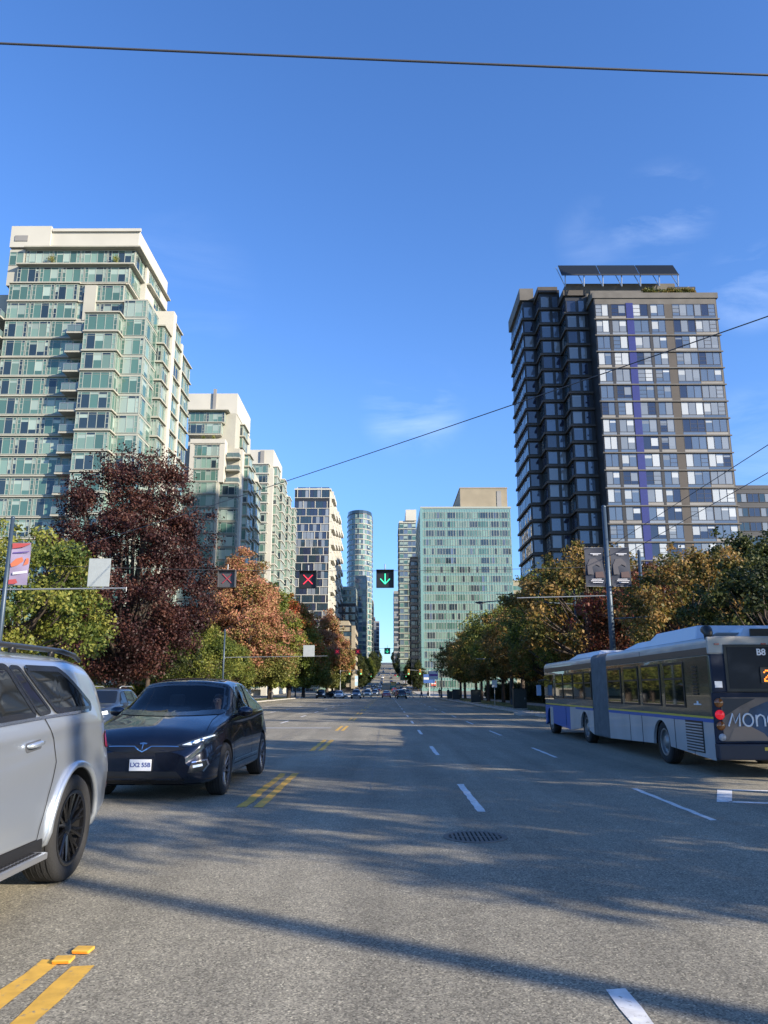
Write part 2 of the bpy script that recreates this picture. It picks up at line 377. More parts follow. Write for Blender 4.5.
M_BEIGE = mat('beige_slab', (0.115, 0.108, 0.098), 0.8, var=0.2, vscale=0.5); M_BRN = mat('brown_panel', (0.06, 0.052, 0.046), 0.7, var=0.15, vscale=0.5)
M_BLACK = mat('black_panel', (0.018, 0.019, 0.022), 0.45); M_BLUEP = mat('blue_panel', (0.022, 0.028, 0.15), 0.35, var=.1)
M_TAN = mat('tan_concrete', (0.28, 0.24, 0.17), 0.85, var=0.15, vscale=0.2); M_SPAN = glassmat('spandrel_green', (0.15, 0.27, 0.25), rough=0.2)
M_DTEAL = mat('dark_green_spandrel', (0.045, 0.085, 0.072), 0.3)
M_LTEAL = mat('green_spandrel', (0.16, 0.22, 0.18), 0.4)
M_GREYC = mat('grey_concrete', (0.24, 0.235, 0.225), 0.85, var=0.2, vscale=0.2)

WCACHE = {}
def win_mb(kind, w_, h, var):
    """(glass, frame) builders; local x along the wall, y into it, z up"""
    key = (kind, round(w_, 2), round(h, 2), var)
    if key in WCACHE: return WCACHE[key]
    rr = random.Random(hash(key) & 0xffff) if False else random.Random(sum(ord(c) for c in kind) * 31 + int(w_ * 100) * 7 + int(h * 100) * 3 + var * 101)
    gl, fr = MB(), MB()
    if kind == 'res':      # small casement, big panes, small casement
        n = max(1, round((w_ - 0.0) / 1.15)); fm = M_FR; t = 0.075
        pal = [G_TEAL] * 6 + [G_TEAL2] * 3 + [G_DARK] * 3 + [G_CURT] * 1
        side = 0.5 if w_ > 2.4 else 0
        ed = [0] + ([side] if side else []); big = (w_ - 2 * side); nb = max(1, round(big / 1.15))
        ed += [side + big * i / nb for i in range(1 if side else 1, nb)] + ([w_ - side] if side else []) + [w_]
        base = rr.choice(pal)
    elif kind == 'apt':
        nb = max(1, round(w_ / 1.25)); ed = [w_ * i / nb for i in range(nb + 1)]; fm = M_FRD; t = 0.07; side = 0
        pal = [G_NAVY] * 3 + [G_BLUE] * 5 + [G_GREY] * 5 + [G_WCUR] * 6; base = rr.choice(pal)
    elif kind == 'aptdark':
        nb = max(1, round(w_ / 1.25)); ed = [w_ * i / nb for i in range(nb + 1)]; fm = M_FRD; t = 0.07; side = 0
        pal = [G_NAVY] * 3 + [G_BLUE] * 4 + [G_GREY] * 3; base = rr.choice(pal)
    elif kind == 'office':
        nb = max(1, round(w_ / 1.0)); ed = [w_ * i / nb for i in range(nb + 1)]; fm = M_FR; t = 0.12; side = 0
        pal = [G_DARK] * 4 + [G_BLUE] * 2 + [G_TEAL] * 5 + [G_TEAL2] * 3; base = rr.choice(pal)
    else:                  # plain dark
        nb = max(1, round(w_ / 1.5)); ed = [w_ * i / nb for i in range(nb + 1)]; fm = M_FRD if kind == 'dark' else M_FR; t = 0.08; side = 0
        pal = [G_NAVY, G_DARK, G_DARK, G_GREY] if kind == 'dark' else [G_TEAL, G_DARK, G_BLUE, G_GREY, G_TEAL2]; base = rr.choice(pal)
    for i, (a, b) in enumerate(zip(ed[:-1], ed[1:])):
        m = base if rr.random() < (0.62 if kind in ('res', 'office') else 0.55) else rr.choice(pal)
        tr = h * 0.86
        bl = rr.choice([.15, .25, .4, .7]) if kind in ('res', 'apt', 'mid') and rr.random() < .38 and m not in (G_WCUR, G_CURT) else 0
        zs_ = tr - (tr - t/2) * bl
        gl.face([(a + t/2, -0.02, t/2), (b - t/2, -0.02, t/2), (b - t/2, -0.02, zs_), (a + t/2, -0.02, zs_)], m)
        if bl: gl.face([(a + t/2, -0.02, zs_), (b - t/2, -0.02, zs_), (b - t/2, -0.02, tr), (a + t/2, -0.02, tr)], (G_WCUR if rr.random() < .5 else G_GREY) if kind == 'apt' else G_CURT)
        gl.face([(a + t/2, -0.02, tr), (b - t/2, -0.02, tr), (b - t/2, -0.02, h - t/2), (a + t/2, -0.02, h - t/2)], rr.choice(pal) if kind == 'res' else m)
        if side and (i == 0 or i == len(ed) - 2) or (kind == 'apt' and rr.random() < 0.25):
            for q in (0.3, 0.62): fr.box(a + t/2, b - t/2, -0.05, 0.0, h * q, h * q + t * .8, fm)
    for a in ed:
        a0 = min(max(a - t/2, 0), w_ - t); fr.box(a0, a0 + t, -0.06, 0.0, t, h - t, fm)
    fr.box(0, w_, -0.07, 0.0, 0, t, fm); fr.box(0, w_, -0.07, 0.0, h - t, h, fm)
    if kind == 'res': fr.box(t, w_ - t, -0.05, 0.0, h * .86 - t/2, h * .86, fm)
    WCACHE[key] = (gl, fr, {}); return WCACHE[key]

class Tower:
    """a building: parts are added, then finish() turns its windows into parts"""
    def __init__(s, name, loc, label, cat='building', group=None, nvar=10, framed=True, maxwin=100):
        s.e = empty(name, loc); uid(s.e, label, cat, group); s.loc = Vector(loc); s.w = []; s.slabs = {}; s.nvar = nvar; s.framed = framed
        s.maxwin = maxwin; s.body = MB(); s.parts = 0
    def wall(s, x0, x1, y0, y1, z0, z1, m):
        l = s.loc; s.body.box(x0 - l.x, x1 - l.x, y0 - l.y, y1 - l.y, z0 - l.z, z1 - l.z, m)
    def part(s, name, x0, x1, y0, y1, z0, z1, m, bevel=0):
        l = s.loc; o = MB().box(x0 - l.x, x1 - l.x, y0 - l.y, y1 - l.y, z0 - l.z, z1 - l.z, m).build(name, s.e, bevel=bevel); return o
    def slab(s, x0, x1, y0, y1, z, t, m):
        l = s.loc; s.slabs.setdefault(round(z, 1), MB()).box(x0 - l.x, x1 - l.x, y0 - l.y, y1 - l.y, z - l.z, z - l.z + t, m)
    def win(s, px, py, ux, uy, z, kind, w_, h, out=0.0, var=None):
        nx, ny = uy, -ux
        M = Matrix(((ux, -nx, 0, px + nx * out - s.loc.x), (uy, -ny, 0, py + ny * out - s.loc.y), (0, 0, 1, z - s.loc.z), (0, 0, 0, 1)))
        d = Vector((px, py, z - 1.6)); f = abs((-d.normalized()).dot(Vector((nx, ny, 0))))
        vis = (-d.normalized()).dot(Vector((nx, ny, 0))) > 0 and -0.56 < px / py < 0.56
        zz = 0.35 if z < 14 else 1
        s.w.append((w_ * h * f * zz / d.length_squared * (1 if vis else 1e-3), kind, w_, h, random.randrange(s.nvar) if var is None else var, M))
    def row(s, px, py, ux, uy, ln, z, kind, h, wn=3.6, gap=0.12, out=0.0):
        """windows along a wall"""
        n = max(1, round(ln / wn)); wd = ln / n
        for i in range(n): s.win(px + ux * (i * wd + gap/2), py + uy * (i * wd + gap/2), ux, uy, z, kind, wd - gap, h, out)
    def finish(s):
        if s.body.f: s.body.build('wall', s.e)
        for z in sorted(s.slabs): s.slabs[z].build('floor_slab', s.e)
        s.w.sort(key=lambda q: -q[0]); rest = MB()
        for i, (sc, kind, w_, h, var, M) in enumerate(s.w):
            gl, fr, me = win_mb(kind, w_, h, var)
            if i < s.maxwin:
                if 'g' not in me: me['g'] = gl.mesh('window'); me['f'] = fr.mesh('frame')
                o = link('window', me['g'], s.e, M)
                if s.framed: link('frame', me['f'], o)
                else: rest_fr.add(fr, M) if False else link('frame', me['f'], o)
            else: rest.add(gl, M); rest.add(fr, M)
        if rest.f: rest.build('window', s.e)['kind'] = 'stuff'

def balcony(T, x0, x1, y0, y1, z, m=M_SLAB, side='front', rail=M_BAL):
    l = T.loc
    b = MB().box(x0 - l.x, x1 - l.x, y0 - l.y, y1 - l.y, z - l.z - .02, z - l.z + .22, m).build('balcony', T.e)
    r = MB(); a0, a1, b0, b1, zz = x0 - l.x + .06, x1 - l.x - .06, y0 - l.y + .06, y1 - l.y - .06, z - l.z + .22
    r.box(a0, a1, b0, b0 + .03, zz + .08, zz + .95, rail); r.box(a1 - .03, a1, b0 + .04, b1, zz + .08, zz + .95, rail); r.box(a0, a0 + .03, b0 + .04, b1, zz + .08, zz + .95, rail)
    r.box(a0 - .02, a1 + .02, b0 - .03, b0 + .06, zz + .96, zz + 1.04, M_RAIL)
    n = max(2, int((a1 - a0) / 1.2))
    for i in range(n + 1):
        x = a0 + (a1 - a0 - .05) * i / n; r.box(x, x + .05, b0 - .035, b0 - .005, zz, zz + .955, M_RAIL)
    r.build('railing', b); return b

FH = 2.9
def bay(T, x0, x1, y0, y1, z0, ztop, wall=M_CREAM, kind='res', slab=M_SLAB, front=True, right=True, left=False, over=0.28, fh=FH, wn=3.6, wh=2.42, st=.2, ztop_all=64.7, slab_out=True):
    """a rectangular bay with window bands and slab edges on the faces one can see; floors hang from the common grid"""
    T.wall(x0, x1, y0, y1, z0, ztop, wall)
    n = int(round((ztop - z0) / fh)); 
    for k in range(n):
        zb = ztop - (k + 1) * fh
        if zb < -0.5: break
        if front: T.row(x0, y0, 1, 0, x1 - x0, zb + .30, kind, wh, wn, out=.02)
        if right: T.row(x1, y0, 0, 1, y1 - y0, zb + .30, kind, wh, wn, out=.02)
        if left: T.row(x0, y1, 0, -1, y1 - y0, zb + .38, kind, wh, wn, out=.02)
        zs = zb + fh - .02 - random.random() * .004
        T.slab(x0 - (over if left else .0) , x1 + (over if right else 0), y0 - (over if front else 0), y0 + .3, zs, st, slab)
        if right: T.slab(x1 - .3, x1 + over, y0 + .301, y1 + random.random() * .01, zs, st, slab)
        if left: T.slab(x0 - over, x0 + .3, y0 + .301, y1, zs, st, slab)

def roof_planter(T, x0, x1, y, z, n, seed):
    rr = random.Random(seed)
    for i in range(n):
        p = MB(); x = rr.uniform(x0, x1); s_ = rr.uniform(.5, .95)
        lm = rr.choice([MAT_LEAF_Y, MAT_LEAF_G, MAT_LEAF_R])
        b = empty('roof_shrub', (x, y + rr.uniform(0, .5), z)); uid(b, SHRUB_LABEL(T, i), 'shrub', 'shrubs on roof terraces')
        st = MB(); st.tube([(0, 0, 0), (.05, 0, s_), (0.02, .03, s_ * 1.7)], [.04, .03, .01], M_BARK, 5).build('stem', b)
        for k in range(220):
            c = Vector((rr.gauss(0, .32) * s_, rr.gauss(0, .3) * s_, s_ + rr.gauss(0, .38) * s_ + .1)); a = Vector((rr.uniform(-1, 1), rr.uniform(-1, 1), rr.uniform(-1, 1))).normalized(); q = a.orthogonal().normalized()
            if c.z < .02: c.z = .05
            p.face([c - a * .09, c + q * .06, c + a * .09, c - q * .06], lm)
        p.build('foliage', b)

# ---- foliage materials
def leafmat(name, cols, pos, trans=0.35, scale=.45):
    m = bpy.data.materials.new(name); m.use_nodes = True; t = m.node_tree; n = t.nodes.new; l = t.links.new
    b = t.nodes['Principled BSDF']; o = t.nodes['Material Output']
    ge = n('ShaderNodeNewGeometry'); co = n('ShaderNodeTexCoord'); no = n('ShaderNodeTexNoise'); no.inputs['Scale'].default_value = scale; no.inputs['Detail'].default_value = 3
    oi = n('ShaderNodeObjectInfo'); vm = n('ShaderNodeVectorMath'); sc = n('ShaderNodeVectorMath'); sc.operation = 'SCALE'
    l(oi.outputs['Location'], sc.inputs[0]); sc.inputs['Scale'].default_value = .7; l(co.outputs['Object'], vm.inputs[0]); l(sc.outputs[0], vm.inputs[1]); l(vm.outputs[0], no.inputs['Vector'])
    r1 = n('ShaderNodeMapRange'); r1.inputs[3].default_value = -.34; r1.inputs[4].default_value = .34; l(ge.outputs['Random Per Island'], r1.inputs[0])
    r0 = n('ShaderNodeMapRange'); r0.inputs[1].default_value = .3; r0.inputs[2].default_value = .7; l(no.outputs['Fac'], r0.inputs[0])
    a = n('ShaderNodeMath'); l(r0.outputs[0], a.inputs[0]); l(r1.outputs[0], a.inputs[1])
    ra = n('ShaderNodeValToRGB'); e = ra.color_ramp.elements
    while len(e) < len(cols): e.new(.5)
    for i, (c, p) in enumerate(zip(cols, pos)): e[i].position = p; e[i].color = (*c, 1)
    l(a.outputs[0], ra.inputs[0])
    b.inputs['Roughness'].default_value = .55; b.inputs['Specular IOR Level'].default_value = .3; l(ra.outputs[0], b.inputs['Base Color'])
    tr = n('ShaderNodeBsdfTranslucent'); l(ra.outputs[0], tr.inputs['Color']); mxs = n('ShaderNodeMixShader'); mxs.inputs[0].default_value = trans
    l(b.outputs[0], mxs.inputs[1]); l(tr.outputs[0], mxs.inputs[2]); l(mxs.outputs[0], o.inputs['Surface'])
    return m
MAT_LEAF_G = leafmat('green_leaves', [(.035, .06, .012), (.09, .12, .018), (.20, .20, .03)], [.1, .5, .95])
MAT_LEAF_Y = leafmat('yellow_green_leaves', [(.04, .07, .015), (.14, .17, .03), (.29, .28, .06)], [.05, .5, .95])
MAT_LEAF_P = leafmat('purple_leaves', [(.018, .008, .008), (.045, .015, .015), (.085, .034, .022)], [.1, .55, .95], .2)
MAT_LEAF_R = leafmat('red_autumn_leaves', [(.15, .16, .04), (.30, .17, .07), (.40, .16, .11), (.40, .25, .12)], [.05, .4, .75, .98], .3, .22)
MAT_LEAF_RG = leafmat('turning_leaves', [(.10, .13, .02), (.20, .18, .03), (.30, .11, .03), (.36, .09, .04)], [.1, .4, .7, .95], .3, .2)
MAT_LEAF_O = leafmat('orange_brown_leaves', [(.055, .07, .02), (.15, .13, .03), (.25, .14, .04), (.38, .25, .09)], [.05, .4, .75, .98], .35, .35)
MAT_LEAF_OG = leafmat('olive_leaves', [(.035, .055, .015), (.10, .12, .025), (.20, .18, .04), (.30, .19, .06)], [.05, .45, .8, .98], .35, .35)
MAT_LEAF_DR = leafmat('dark_red_leaves', [(.05, .03, .012), (.12, .045, .02), (.20, .05, .03)], [.1, .5, .9], .3, .35)
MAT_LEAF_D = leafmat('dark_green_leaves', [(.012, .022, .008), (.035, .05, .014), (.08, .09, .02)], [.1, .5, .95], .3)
M_BARK = mat('bark', (.06, .045, .035), .9, var=.35, vscale=5, bump=.5, bscale=15); M_BARKL = mat('pale_bark', (.22, .19, .15), .9, var=.3, vscale=5, bump=.4, bscale=15)
LAB_SH = {'a': ['small yellow shrub on the top terrace of the big left tower', 'reddish shrub on the top terrace of the big left tower near its right corner'],
          'b': ['green shrub on the upper terrace of the second left tower', 'low brown shrub on the upper terrace of the second left tower']}
def SHRUB_LABEL(T, i): return LAB_SH[T.key][i]

# ---------------------------------------------------------------- tower A (big, left)
A = Tower('residential_tower', (-44, 112, 0), 'tall green glass apartment tower with cream slab edges, nearest tower on the left side', 'tower', 'green glass apartment towers along the left side'); A.key = 'a'
ZT = 64.7
grid = lambda k: ZT - k * FH
bay(A, -54.6, -44.6, 101, 124, grid(22), grid(2), wall=M_LTEAL); bay(A, -44.6, -36.5, 101, 118, grid(22), grid(4), right=False, front=False)
bay(A, -53.0, -36.9, 101.6, 117, grid(1), ZT, over=.9); bay(A, -53.8, -37.4 , 101.2, 117, grid(2), grid(1), over=.7)
bay(A, -44.6, -38.0, 101.3, 117, grid(4), grid(2)); A.part('wall_panel', -43.6, -41.9, 100.9, 101.35, grid(4), grid(2) - .3, M_CREAM)
A.wall(-55.4, -53.1, 101.5, 117, grid(2), ZT, M_CREAM)
A.row(-55.4, 101.5, 1, 0, 2.2, grid(1) + .3, 'res', 2.2); 
for k in range(4, 22):
    zb = grid(k + 1)
    bigb = k < 8 or k % 3
    A.win(-44.5, 101.0, 1, 0, zb + .3, 'res', 2.0, 2.3, .02, 3 + k % 4)
    balcony(A, -44.8, -42.4, 99.0 if k < 9 else 99.6, 101.0, zb + .0)
for k in range(3, 22): balcony(A, -57.4, -54.7, 99.8, 104, grid(k + 1)); A.win(-57.2, 104.2, 1, 0, grid(k + 1) + .3, 'res', 2.2, 2.3, .02, k % 5)
A.wall(-57.6, -54.5, 104.2, 120, 0, grid(2), M_CREAM)
bay(A, -42.3, -37.6, 98.8, 101, grid(22), grid(4), over=.3, wall=M_LTEAL)
bay(A, -37.6, -34.3, 100.6, 106, grid(22), grid(3), wall=M_FR, over=.06, st=.12, wh=2.55)
bay(A, -37, -33.4, 106, 109.4, grid(22), grid(3) - 1.4, over=.35, wall=M_LTEAL)
A.wall(-37, -33.0, 109.4, 111.0, 0, grid(2) , M_WWALL)
bay(A, -37, -33.3, 111, 114.8, grid(22), grid(2) - 1.5, over=.4, wall=M_LTEAL)
A.wall(-37, -33.0, 114.8, 115.6, 0, grid(3), M_WWALL)
bay(A, -37, -33.5, 115.6, 122, grid(22), grid(2) - 4.2, over=.4, wall=M_LTEAL)
A.wall(-38, -36.55, 106, 117, grid(3), ZT, M_WWALL)
A.row(-36.55, 107, 0, 1, 6, grid(1) + .4, 'res', 2.1, 3); A.row(-36.55, 110, 0, 1, 5, grid(2) + .4, 'res', 2.1, 2.5)
for k in (1, 2): A.part('canopy', -38, -35.9, 106.2, 117, grid(k) - .15, grid(k) + .1, M_SLAB)
A.part('roof_block', -55.4, -49.5, 101.2, 116, ZT + .25, ZT + 3.7, M_WWALL); A.part('roof_block', -49.48, -36.6, 101.6, 116.6, ZT + .25, ZT + 3.2, M_WWALL)
A.part('parapet', -49.4, -36.3, 101.3, 101.58, ZT + 2.9, ZT + 3.35, M_WWALL)
A.part('roof_grille', -54.7, -52.8, 101.1, 101.19, ZT + 1.2, ZT + 2.1, M_GREYC)
A.finish()

# ---------------------------------------------------------------- tower B
B = Tower('residential_tower', (-40, 178, 0), 'second green glass apartment tower on the left, half in shadow, with a cream rooftop block', 'tower', 'green glass apartment towers along the left side'); B.key = 'b'
gb = lambda k: 64.0 - k * FH
B.wall(-46, -33.6, 168, 195, 0, gb(3), M_CREAM); B.wall(-45.6, -34.9, 168.4, 188, gb(3), gb(0), M_CREAM)
B.part('roof_block', -46.5, -34.8, 168.8, 186, gb(0), gb(0) + 5.0, M_WWALL); B.part('chimney', -40.4, -39.7, 168.4, 168.79, gb(0) + .6, gb(0) + 6.0, M_GREYC)
bay(B, -45.6, -37.2, 167.2, 168.4, gb(1), gb(0), over=1.0)
bay(B, -43.2, -37.6, 165.2, 168, gb(6), gb(3), over=.25, wn=5.5, wh=2.5)
B.wall(-44.2, -43.2, 165.1, 168, gb(6), gb(3) + .31, M_WWALL); B.wall(-37.6, -36.4, 165.1, 168, gb(6), gb(3) + .31, M_WWALL); bay(B, -45.4, -37.8, 166.8, 168.4, gb(2), gb(1), over=.3); B.wall(-44.2, -36.4, 164.95, 168.0, gb(3) + .32, gb(3) + 1.3, M_WWALL)
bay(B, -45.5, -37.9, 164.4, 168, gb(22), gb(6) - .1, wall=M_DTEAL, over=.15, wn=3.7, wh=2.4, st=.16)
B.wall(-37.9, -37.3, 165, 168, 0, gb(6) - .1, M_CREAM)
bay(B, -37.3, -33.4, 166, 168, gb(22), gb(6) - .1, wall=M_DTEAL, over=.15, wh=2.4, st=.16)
for k in (3, 4, 5): balcony(B, -36.2, -33.2, 166.2, 168, gb(k + 1) + .1)
B.wall(-33.59, -33.0, 168.6, 171, 0, gb(3), M_WWALL)
bay(B, -34, -32.0, 171, 175.5, gb(21), gb(3) - .6, over=.45); bay(B, -34, -32.4, 176.5, 181, gb(21), gb(3) - 2.0, over=.45); bay(B, -34, -32.2, 183, 190, gb(21), gb(4) - 1, over=.45)
bay(B, -36, -34.2, 174, 180, gb(2), gb(0) - 1.0, over=.5)
for k in range(0, 20):
    B.row(-46, 168, 1, 0, .5, gb(k + 1), 'res', 2, .5) if False else None
B.finish()

# ---------------------------------------------------------------- tower C
C = Tower('residential_tower', (-38, 230, 0), 'third green glass apartment tower on the left, behind the second, with pale curved front floors', 'tower', 'green glass apartment towers along the left side'); C.key = 'c'
gc = lambda k: 65.5 - k * FH
C.wall(-50, -33.5, 217, 262, 0, gc(0), M_WWALL); C.part('roof_block', -41, -33.4, 217.4, 236, gc(0), gc(0) + 5.2, M_WWALL); C.part('chimney', -37.2, -36.1, 216.9, 217.39, gc(0) + .8, gc(0) + 4.8, M_GREYC)
bay(C, -43, -34.5, 215, 217, gc(22), gc(0), wall=M_WWALL, over=.35, slab=M_WWALL, st=.3, wn=4.2, wh=2.3)
C.wall(-34.5, -33.0, 215.6, 217, 0, gc(0) - 1, M_WWALL)
for i, (y0, xo, kt) in enumerate(((217, -32.2, 0), (223, -31.3, 1), (231, -32.0, 0), (239, -31.4, 1), (247, -32.2, 2), (255, -31.6, 1))):
    bay(C, -33.6, xo, y0 + .8, y0 + 6.6, gc(21), gc(kt) - .7 * (i % 2), wall=M_WWALL, over=.3, slab=M_WWALL, wh=2.4, wn=3, st=.25)
C.finish()

# ---------------------------------------------------------------- tower D (staggered pattern)
D = Tower('patterned_tower', (-29, 320, 0), 'dark apartment tower with staggered white brick-like frames and a bright white balcony edge', 'tower', framed=True, nvar=8)
D.wall(-37, -23, 300, 372, 0, 80, M_BLACK); D.wall(-22.99, -22.92, 300, 372, 0, 80, M_WWALL)
FD = 3.15
for k in range(25):
    z_ = 80 - (k + 1) * FD - (1.2 if k else 0)
    hh = FD - .3 if k else 4.2
    off = [0, -2.4][k % 2] - (1.2 if k % 4 > 1 else 0)
    for i in range(4):
        a = -37 + off + i * 4.8 + 1.2; b = a + 4.5
        a_, b_ = max(a, -37), min(b, -23.2)
        if b_ - a_ > .8: D.win(a_, 300, 1, 0, z_, 'dark' if k < 20 else 'mid', b_ - a_, hh, .02)
        if a > -37.2 and a < -23: D.slab(a - .26, a - .02, 299.75, 299.995, z_ - .3 - .001 * i, 2.0 if False else hh + .3, M_WWALL)
    D.slab(-37.2, -23.0, 299.72, 299.99, z_ - .25, .22, M_WWALL)
rr = random.Random(3)
for k in range(25):
    z_ = 80 - (k + 1) * FD
    for j, y in enumerate((302, 320, 338, 356)):
        xo = -22.9 + [1.7, .9][(k + j) % 2]
        D.slab(-23, xo, y, y + 14, z_, .35, M_WWALL); D.slab(xo - .25, xo, y, y + 14, z_ + .351, 1.25, M_WWALL)
        D.slab(-23, xo - .3, y, y + .3, z_ + .352, FD - .5, M_WWALL)
D.slab(-37.2, -22.4, 299.7, 373, 80, .6, M_WWALL)
D.finish()

# ---------------------------------------------------------------- tower E (far curved) and other far buildings
def simple_tower(name, label, x0, x1, y0, y1, top, wallm, kind, fh, wn, wh, cat='building', slabm=None, base=0, right=True, left=False, group=None, mw=60, st=.3, over=.15):
    T = Tower(name, ((x0 + x1) / 2, (y0 + y1) / 2, base), label, cat, group, nvar=6, maxwin=mw)
    T.wall(x0, x1, y0, y1, base - 4, top, wallm); n = int((top - base - 1) / fh)
    for k in range(n):
        zb = top - (k + 1) * fh
        T.row(x0, y0, 1, 0, x1 - x0, zb + .2, kind, wh, wn, out=.03)
        if right: T.row(x1, y0, 0, 1, y1 - y0, zb + .2, kind, wh, wn * 1.5, out=.03)
        if left: T.row(x0, y1, 0, -1, y1 - y0, zb + .2, kind, wh, wn * 1.5, out=.03)
        if slabm:
            T.slab(x0 - (over if left else 0), x1 + (over if right else 0), y0 - over, y0, zb + .2 + wh + .05, st, slabm)
            if right: T.slab(x1, x1 + over, y0 + .001, y1, zb + .2 + wh + .05, st, slabm)
            if left: T.slab(x0 - over, x0, y0 + .001, y1, zb + .2 + wh + .05, st, slabm)
    T.part('parapet', x0 - .1, x1 + .1, y0 - .1, y1 + .1, top, top + .8, slabm or wallm)
    return T
E = Tower('curved_tower', (-18.5, 512, 10), 'distant slender curved blue-green glass tower rising above the left side of the street', 'tower', nvar=6, maxwin=90)
cx, cy, ra_, rb_ = -18.5, 514, 8.3, 12
pts = [(cx + ra_ * math.cos(t), cy + rb_ * math.sin(t)) for t in [math.pi * (1 + i / 10) for i in range(11)]]
full = pts + [(cx + ra_, cy + 20), (cx - ra_, cy + 20)]
shp = MB().prism([(x + 18.5, y - 512) for x, y in full], -6, 109 , G_DARK).build('wall', E.e)
for k in range(32):
    zb = 117 - (k + 1) * 3.5
    sl = MB().prism([((x - cx) * 1.035, (y - 514) * 1.035 + 2) for x, y in full], zb - 10 + 2.9, zb - 10 + 3.35, M_SLAB if k else M_FRD); sl.build('floor_slab', E.e)
    for i in range(10):
        (xa, ya), (xb, yb) = pts[i], pts[i + 1]; L_ = math.hypot(xb - xa, yb - ya)
        if 2 <= i <= 9: E.win(xa, ya, (xb - xa) / L_, (yb - ya) / L_, zb, 'mid', L_, 2.85, .06)
E.finish()
simple_tower('glass_tower', 'blue glass tower under the curved tower on the left of the street', -17.5, -11.4, 420, 455, 62, G_BLUE, 'mid', 3.3, 2, 2.6, 'tower', M_FR, 14).finish()
simple_tower('green_building', 'mid-rise with pale green glass above and black below, behind the beige parkade', -24.5, -15.5, 375, 400, 50, M_SPAN, 'office', 3.4, 3, 2.4, 'building', M_FR, 10).finish()
simple_tower('dark_building', 'black glass office block in front of the pale green mid-rise', -23.5, -14.2, 350, 373, 39, M_BLACK, 'dark', 3.4, 3, 2.6, 'building', None, 8).finish()
simple_tower('slim_tower', 'slim stepped blue-grey tower at the far left end of the street', -13.4, -9.6, 540, 560, 62, G_BLUE, 'mid', 3.3, 2, 2.5, 'tower', M_SLAB, 22).finish()
simple_tower('far_block', 'short blue-grey block closing the left side of the far street', -11, -6.6, 640, 660, 56, G_GREY, 'dark', 3.3, 2, 2.5, 'building', M_GREYC, 26).finish()
K = simple_tower('parkade', 'beige parkade with long dark openings between its floors, left of the far street', -17.5, -11.2, 262, 290, 22.0, M_BLACK, 'dark', 3.0, 6, 1.5, 'building', None, 2)
for k in range(7):
    K.slab(-17.8, -10.9, 261.3, 291, 20.8 - k * 3.05, 1.35, M_TAN)
K.part('stair_tower', -11.9, -10.7, 260.9, 264, 2, 22.6, M_TAN); K.part('roof_block', -17, -13, 264, 285, 22.9, 24.5, M_TAN); K.finish()
simple_tower('background_tower', 'blue shaded tower edge behind the big left tower at the frame edge', -84, -60, 122, 146, 64, M_BLACK, 'mid', 3, 3.5, 2.3, 'tower', M_SLAB, 0).finish()

# right side of the street
for i, (a, b, y, tp, m_, k_, lab) in enumerate([(-26, -13.5, 690, 62, M_TAN, 'dark', 'tan mid-rise far up the hill on the left'), (-24, -12.5, 800, 74, M_GREYC, 'dark', 'grey block on the hilltop at the left of the sky gap'), (9.5, 24, 600, 60, M_TAN, 'dark', 'low tan block far up the hill on the right'), (9.8, 26, 720, 70, M_GREYC, 'mid', 'grey glass block far up the hill on the right'), (8.5, 26, 860, 76, M_BRN, 'dark', 'brown block on the hilltop at the right of the sky gap')]):
    simple_tower('hill_block', lab, a, b, y, y + 25, tp, m_, k_, 3.4, 3, 2.2, 'building', M_BEIGE, float(hill(y)), right=i < 2, left=i > 1, mw=24).finish()
F = simple_tower('balcony_tower', 'tall slim grey-green tower with stacked balconies on its street side, left of the office building', 6.4, 14.8, 385, 420, 85, G_TEAL, 'mid', 3.1, 2.2, 2.4, 'tower', M_WWALL, 10, left=True, right=False, over=.5)
F.part('roof_block', 9.6, 15, 384, 418, 85.8, 91.5, M_WWALL); F.finish()
F2 = simple_tower('concrete_tower', 'narrow grey-brown concrete tower against the left edge of the green office building', 10.2, 13.8, 330, 350, 57, M_GREYC, 'dark', 3.2, 1.8, 1.7, 'tower', M_BEIGE, 8, left=True, right=False); F2.finish()
simple_tower('far_tower', 'flat dark grey tower far away at the right end of the street', 4.6, 8.6, 520, 545, 66, M_GREYC, 'dark', 3.3, 2, 2, 'tower', None, 22, left=True, right=False).finish()

Gt = Tower('office_building', (30, 320, 2), 'broad pale green glass office building with a tan rooftop block, right of the street', 'building', nvar=14)
Gt.wall(13.4, 49.4, 300, 350, 0, 72.2, M_SPAN)
for k in range(19):
    zb = 71.6 - (k + 1) * 3.65
    Gt.row(14.4, 300, 1, 0, 34.6, zb + .2, 'office', 2.6, 4.4, gap=.05, out=.05)
    Gt.row(13.4, 350, 0, -1, 50, zb + .2, 'office', 2.35, 10, gap=.2, out=.05)
for i in range(36):
    x = 14.2 + i * 1.0
    Gt.slabs.setdefault('m', MB()).box(x - 30, x - 30 + .05, -20.20, -20.12, 0, 69.8, M_FR)
mu_ = Gt.slabs.pop('m'); mu_.build('mullions', Gt.e)
Gt.part('corner_fin', 13.2, 14.2, 299.6, 301, 0, 72.4, M_SPAN)
Gt.part('parapet', 13.3, 49.6, 299.7, 350.2, 72.21, 73.0, M_FR); Gt.part('roof_block', 29.6, 48.6, 302, 335, 73.0, 81.0, M_TAN); Gt.part('roof_recess', 44.4, 46.2, 301.8, 301.99, 73.2, 80, M_GREYC)
Gt.part('roof_cap', 29.4, 48.8, 301.85, 335.2, 81.01, 81.5, M_TAN)
Gt.finish()
simple_tower('brick_block', 'pale tan building edge showing between the office building and the dark bayed tower', 50.6, 58, 310, 340, 44, M_TAN, 'mid', 3.5, 3, 1.8, 'building', None, 2, left=True, right=False).finish()

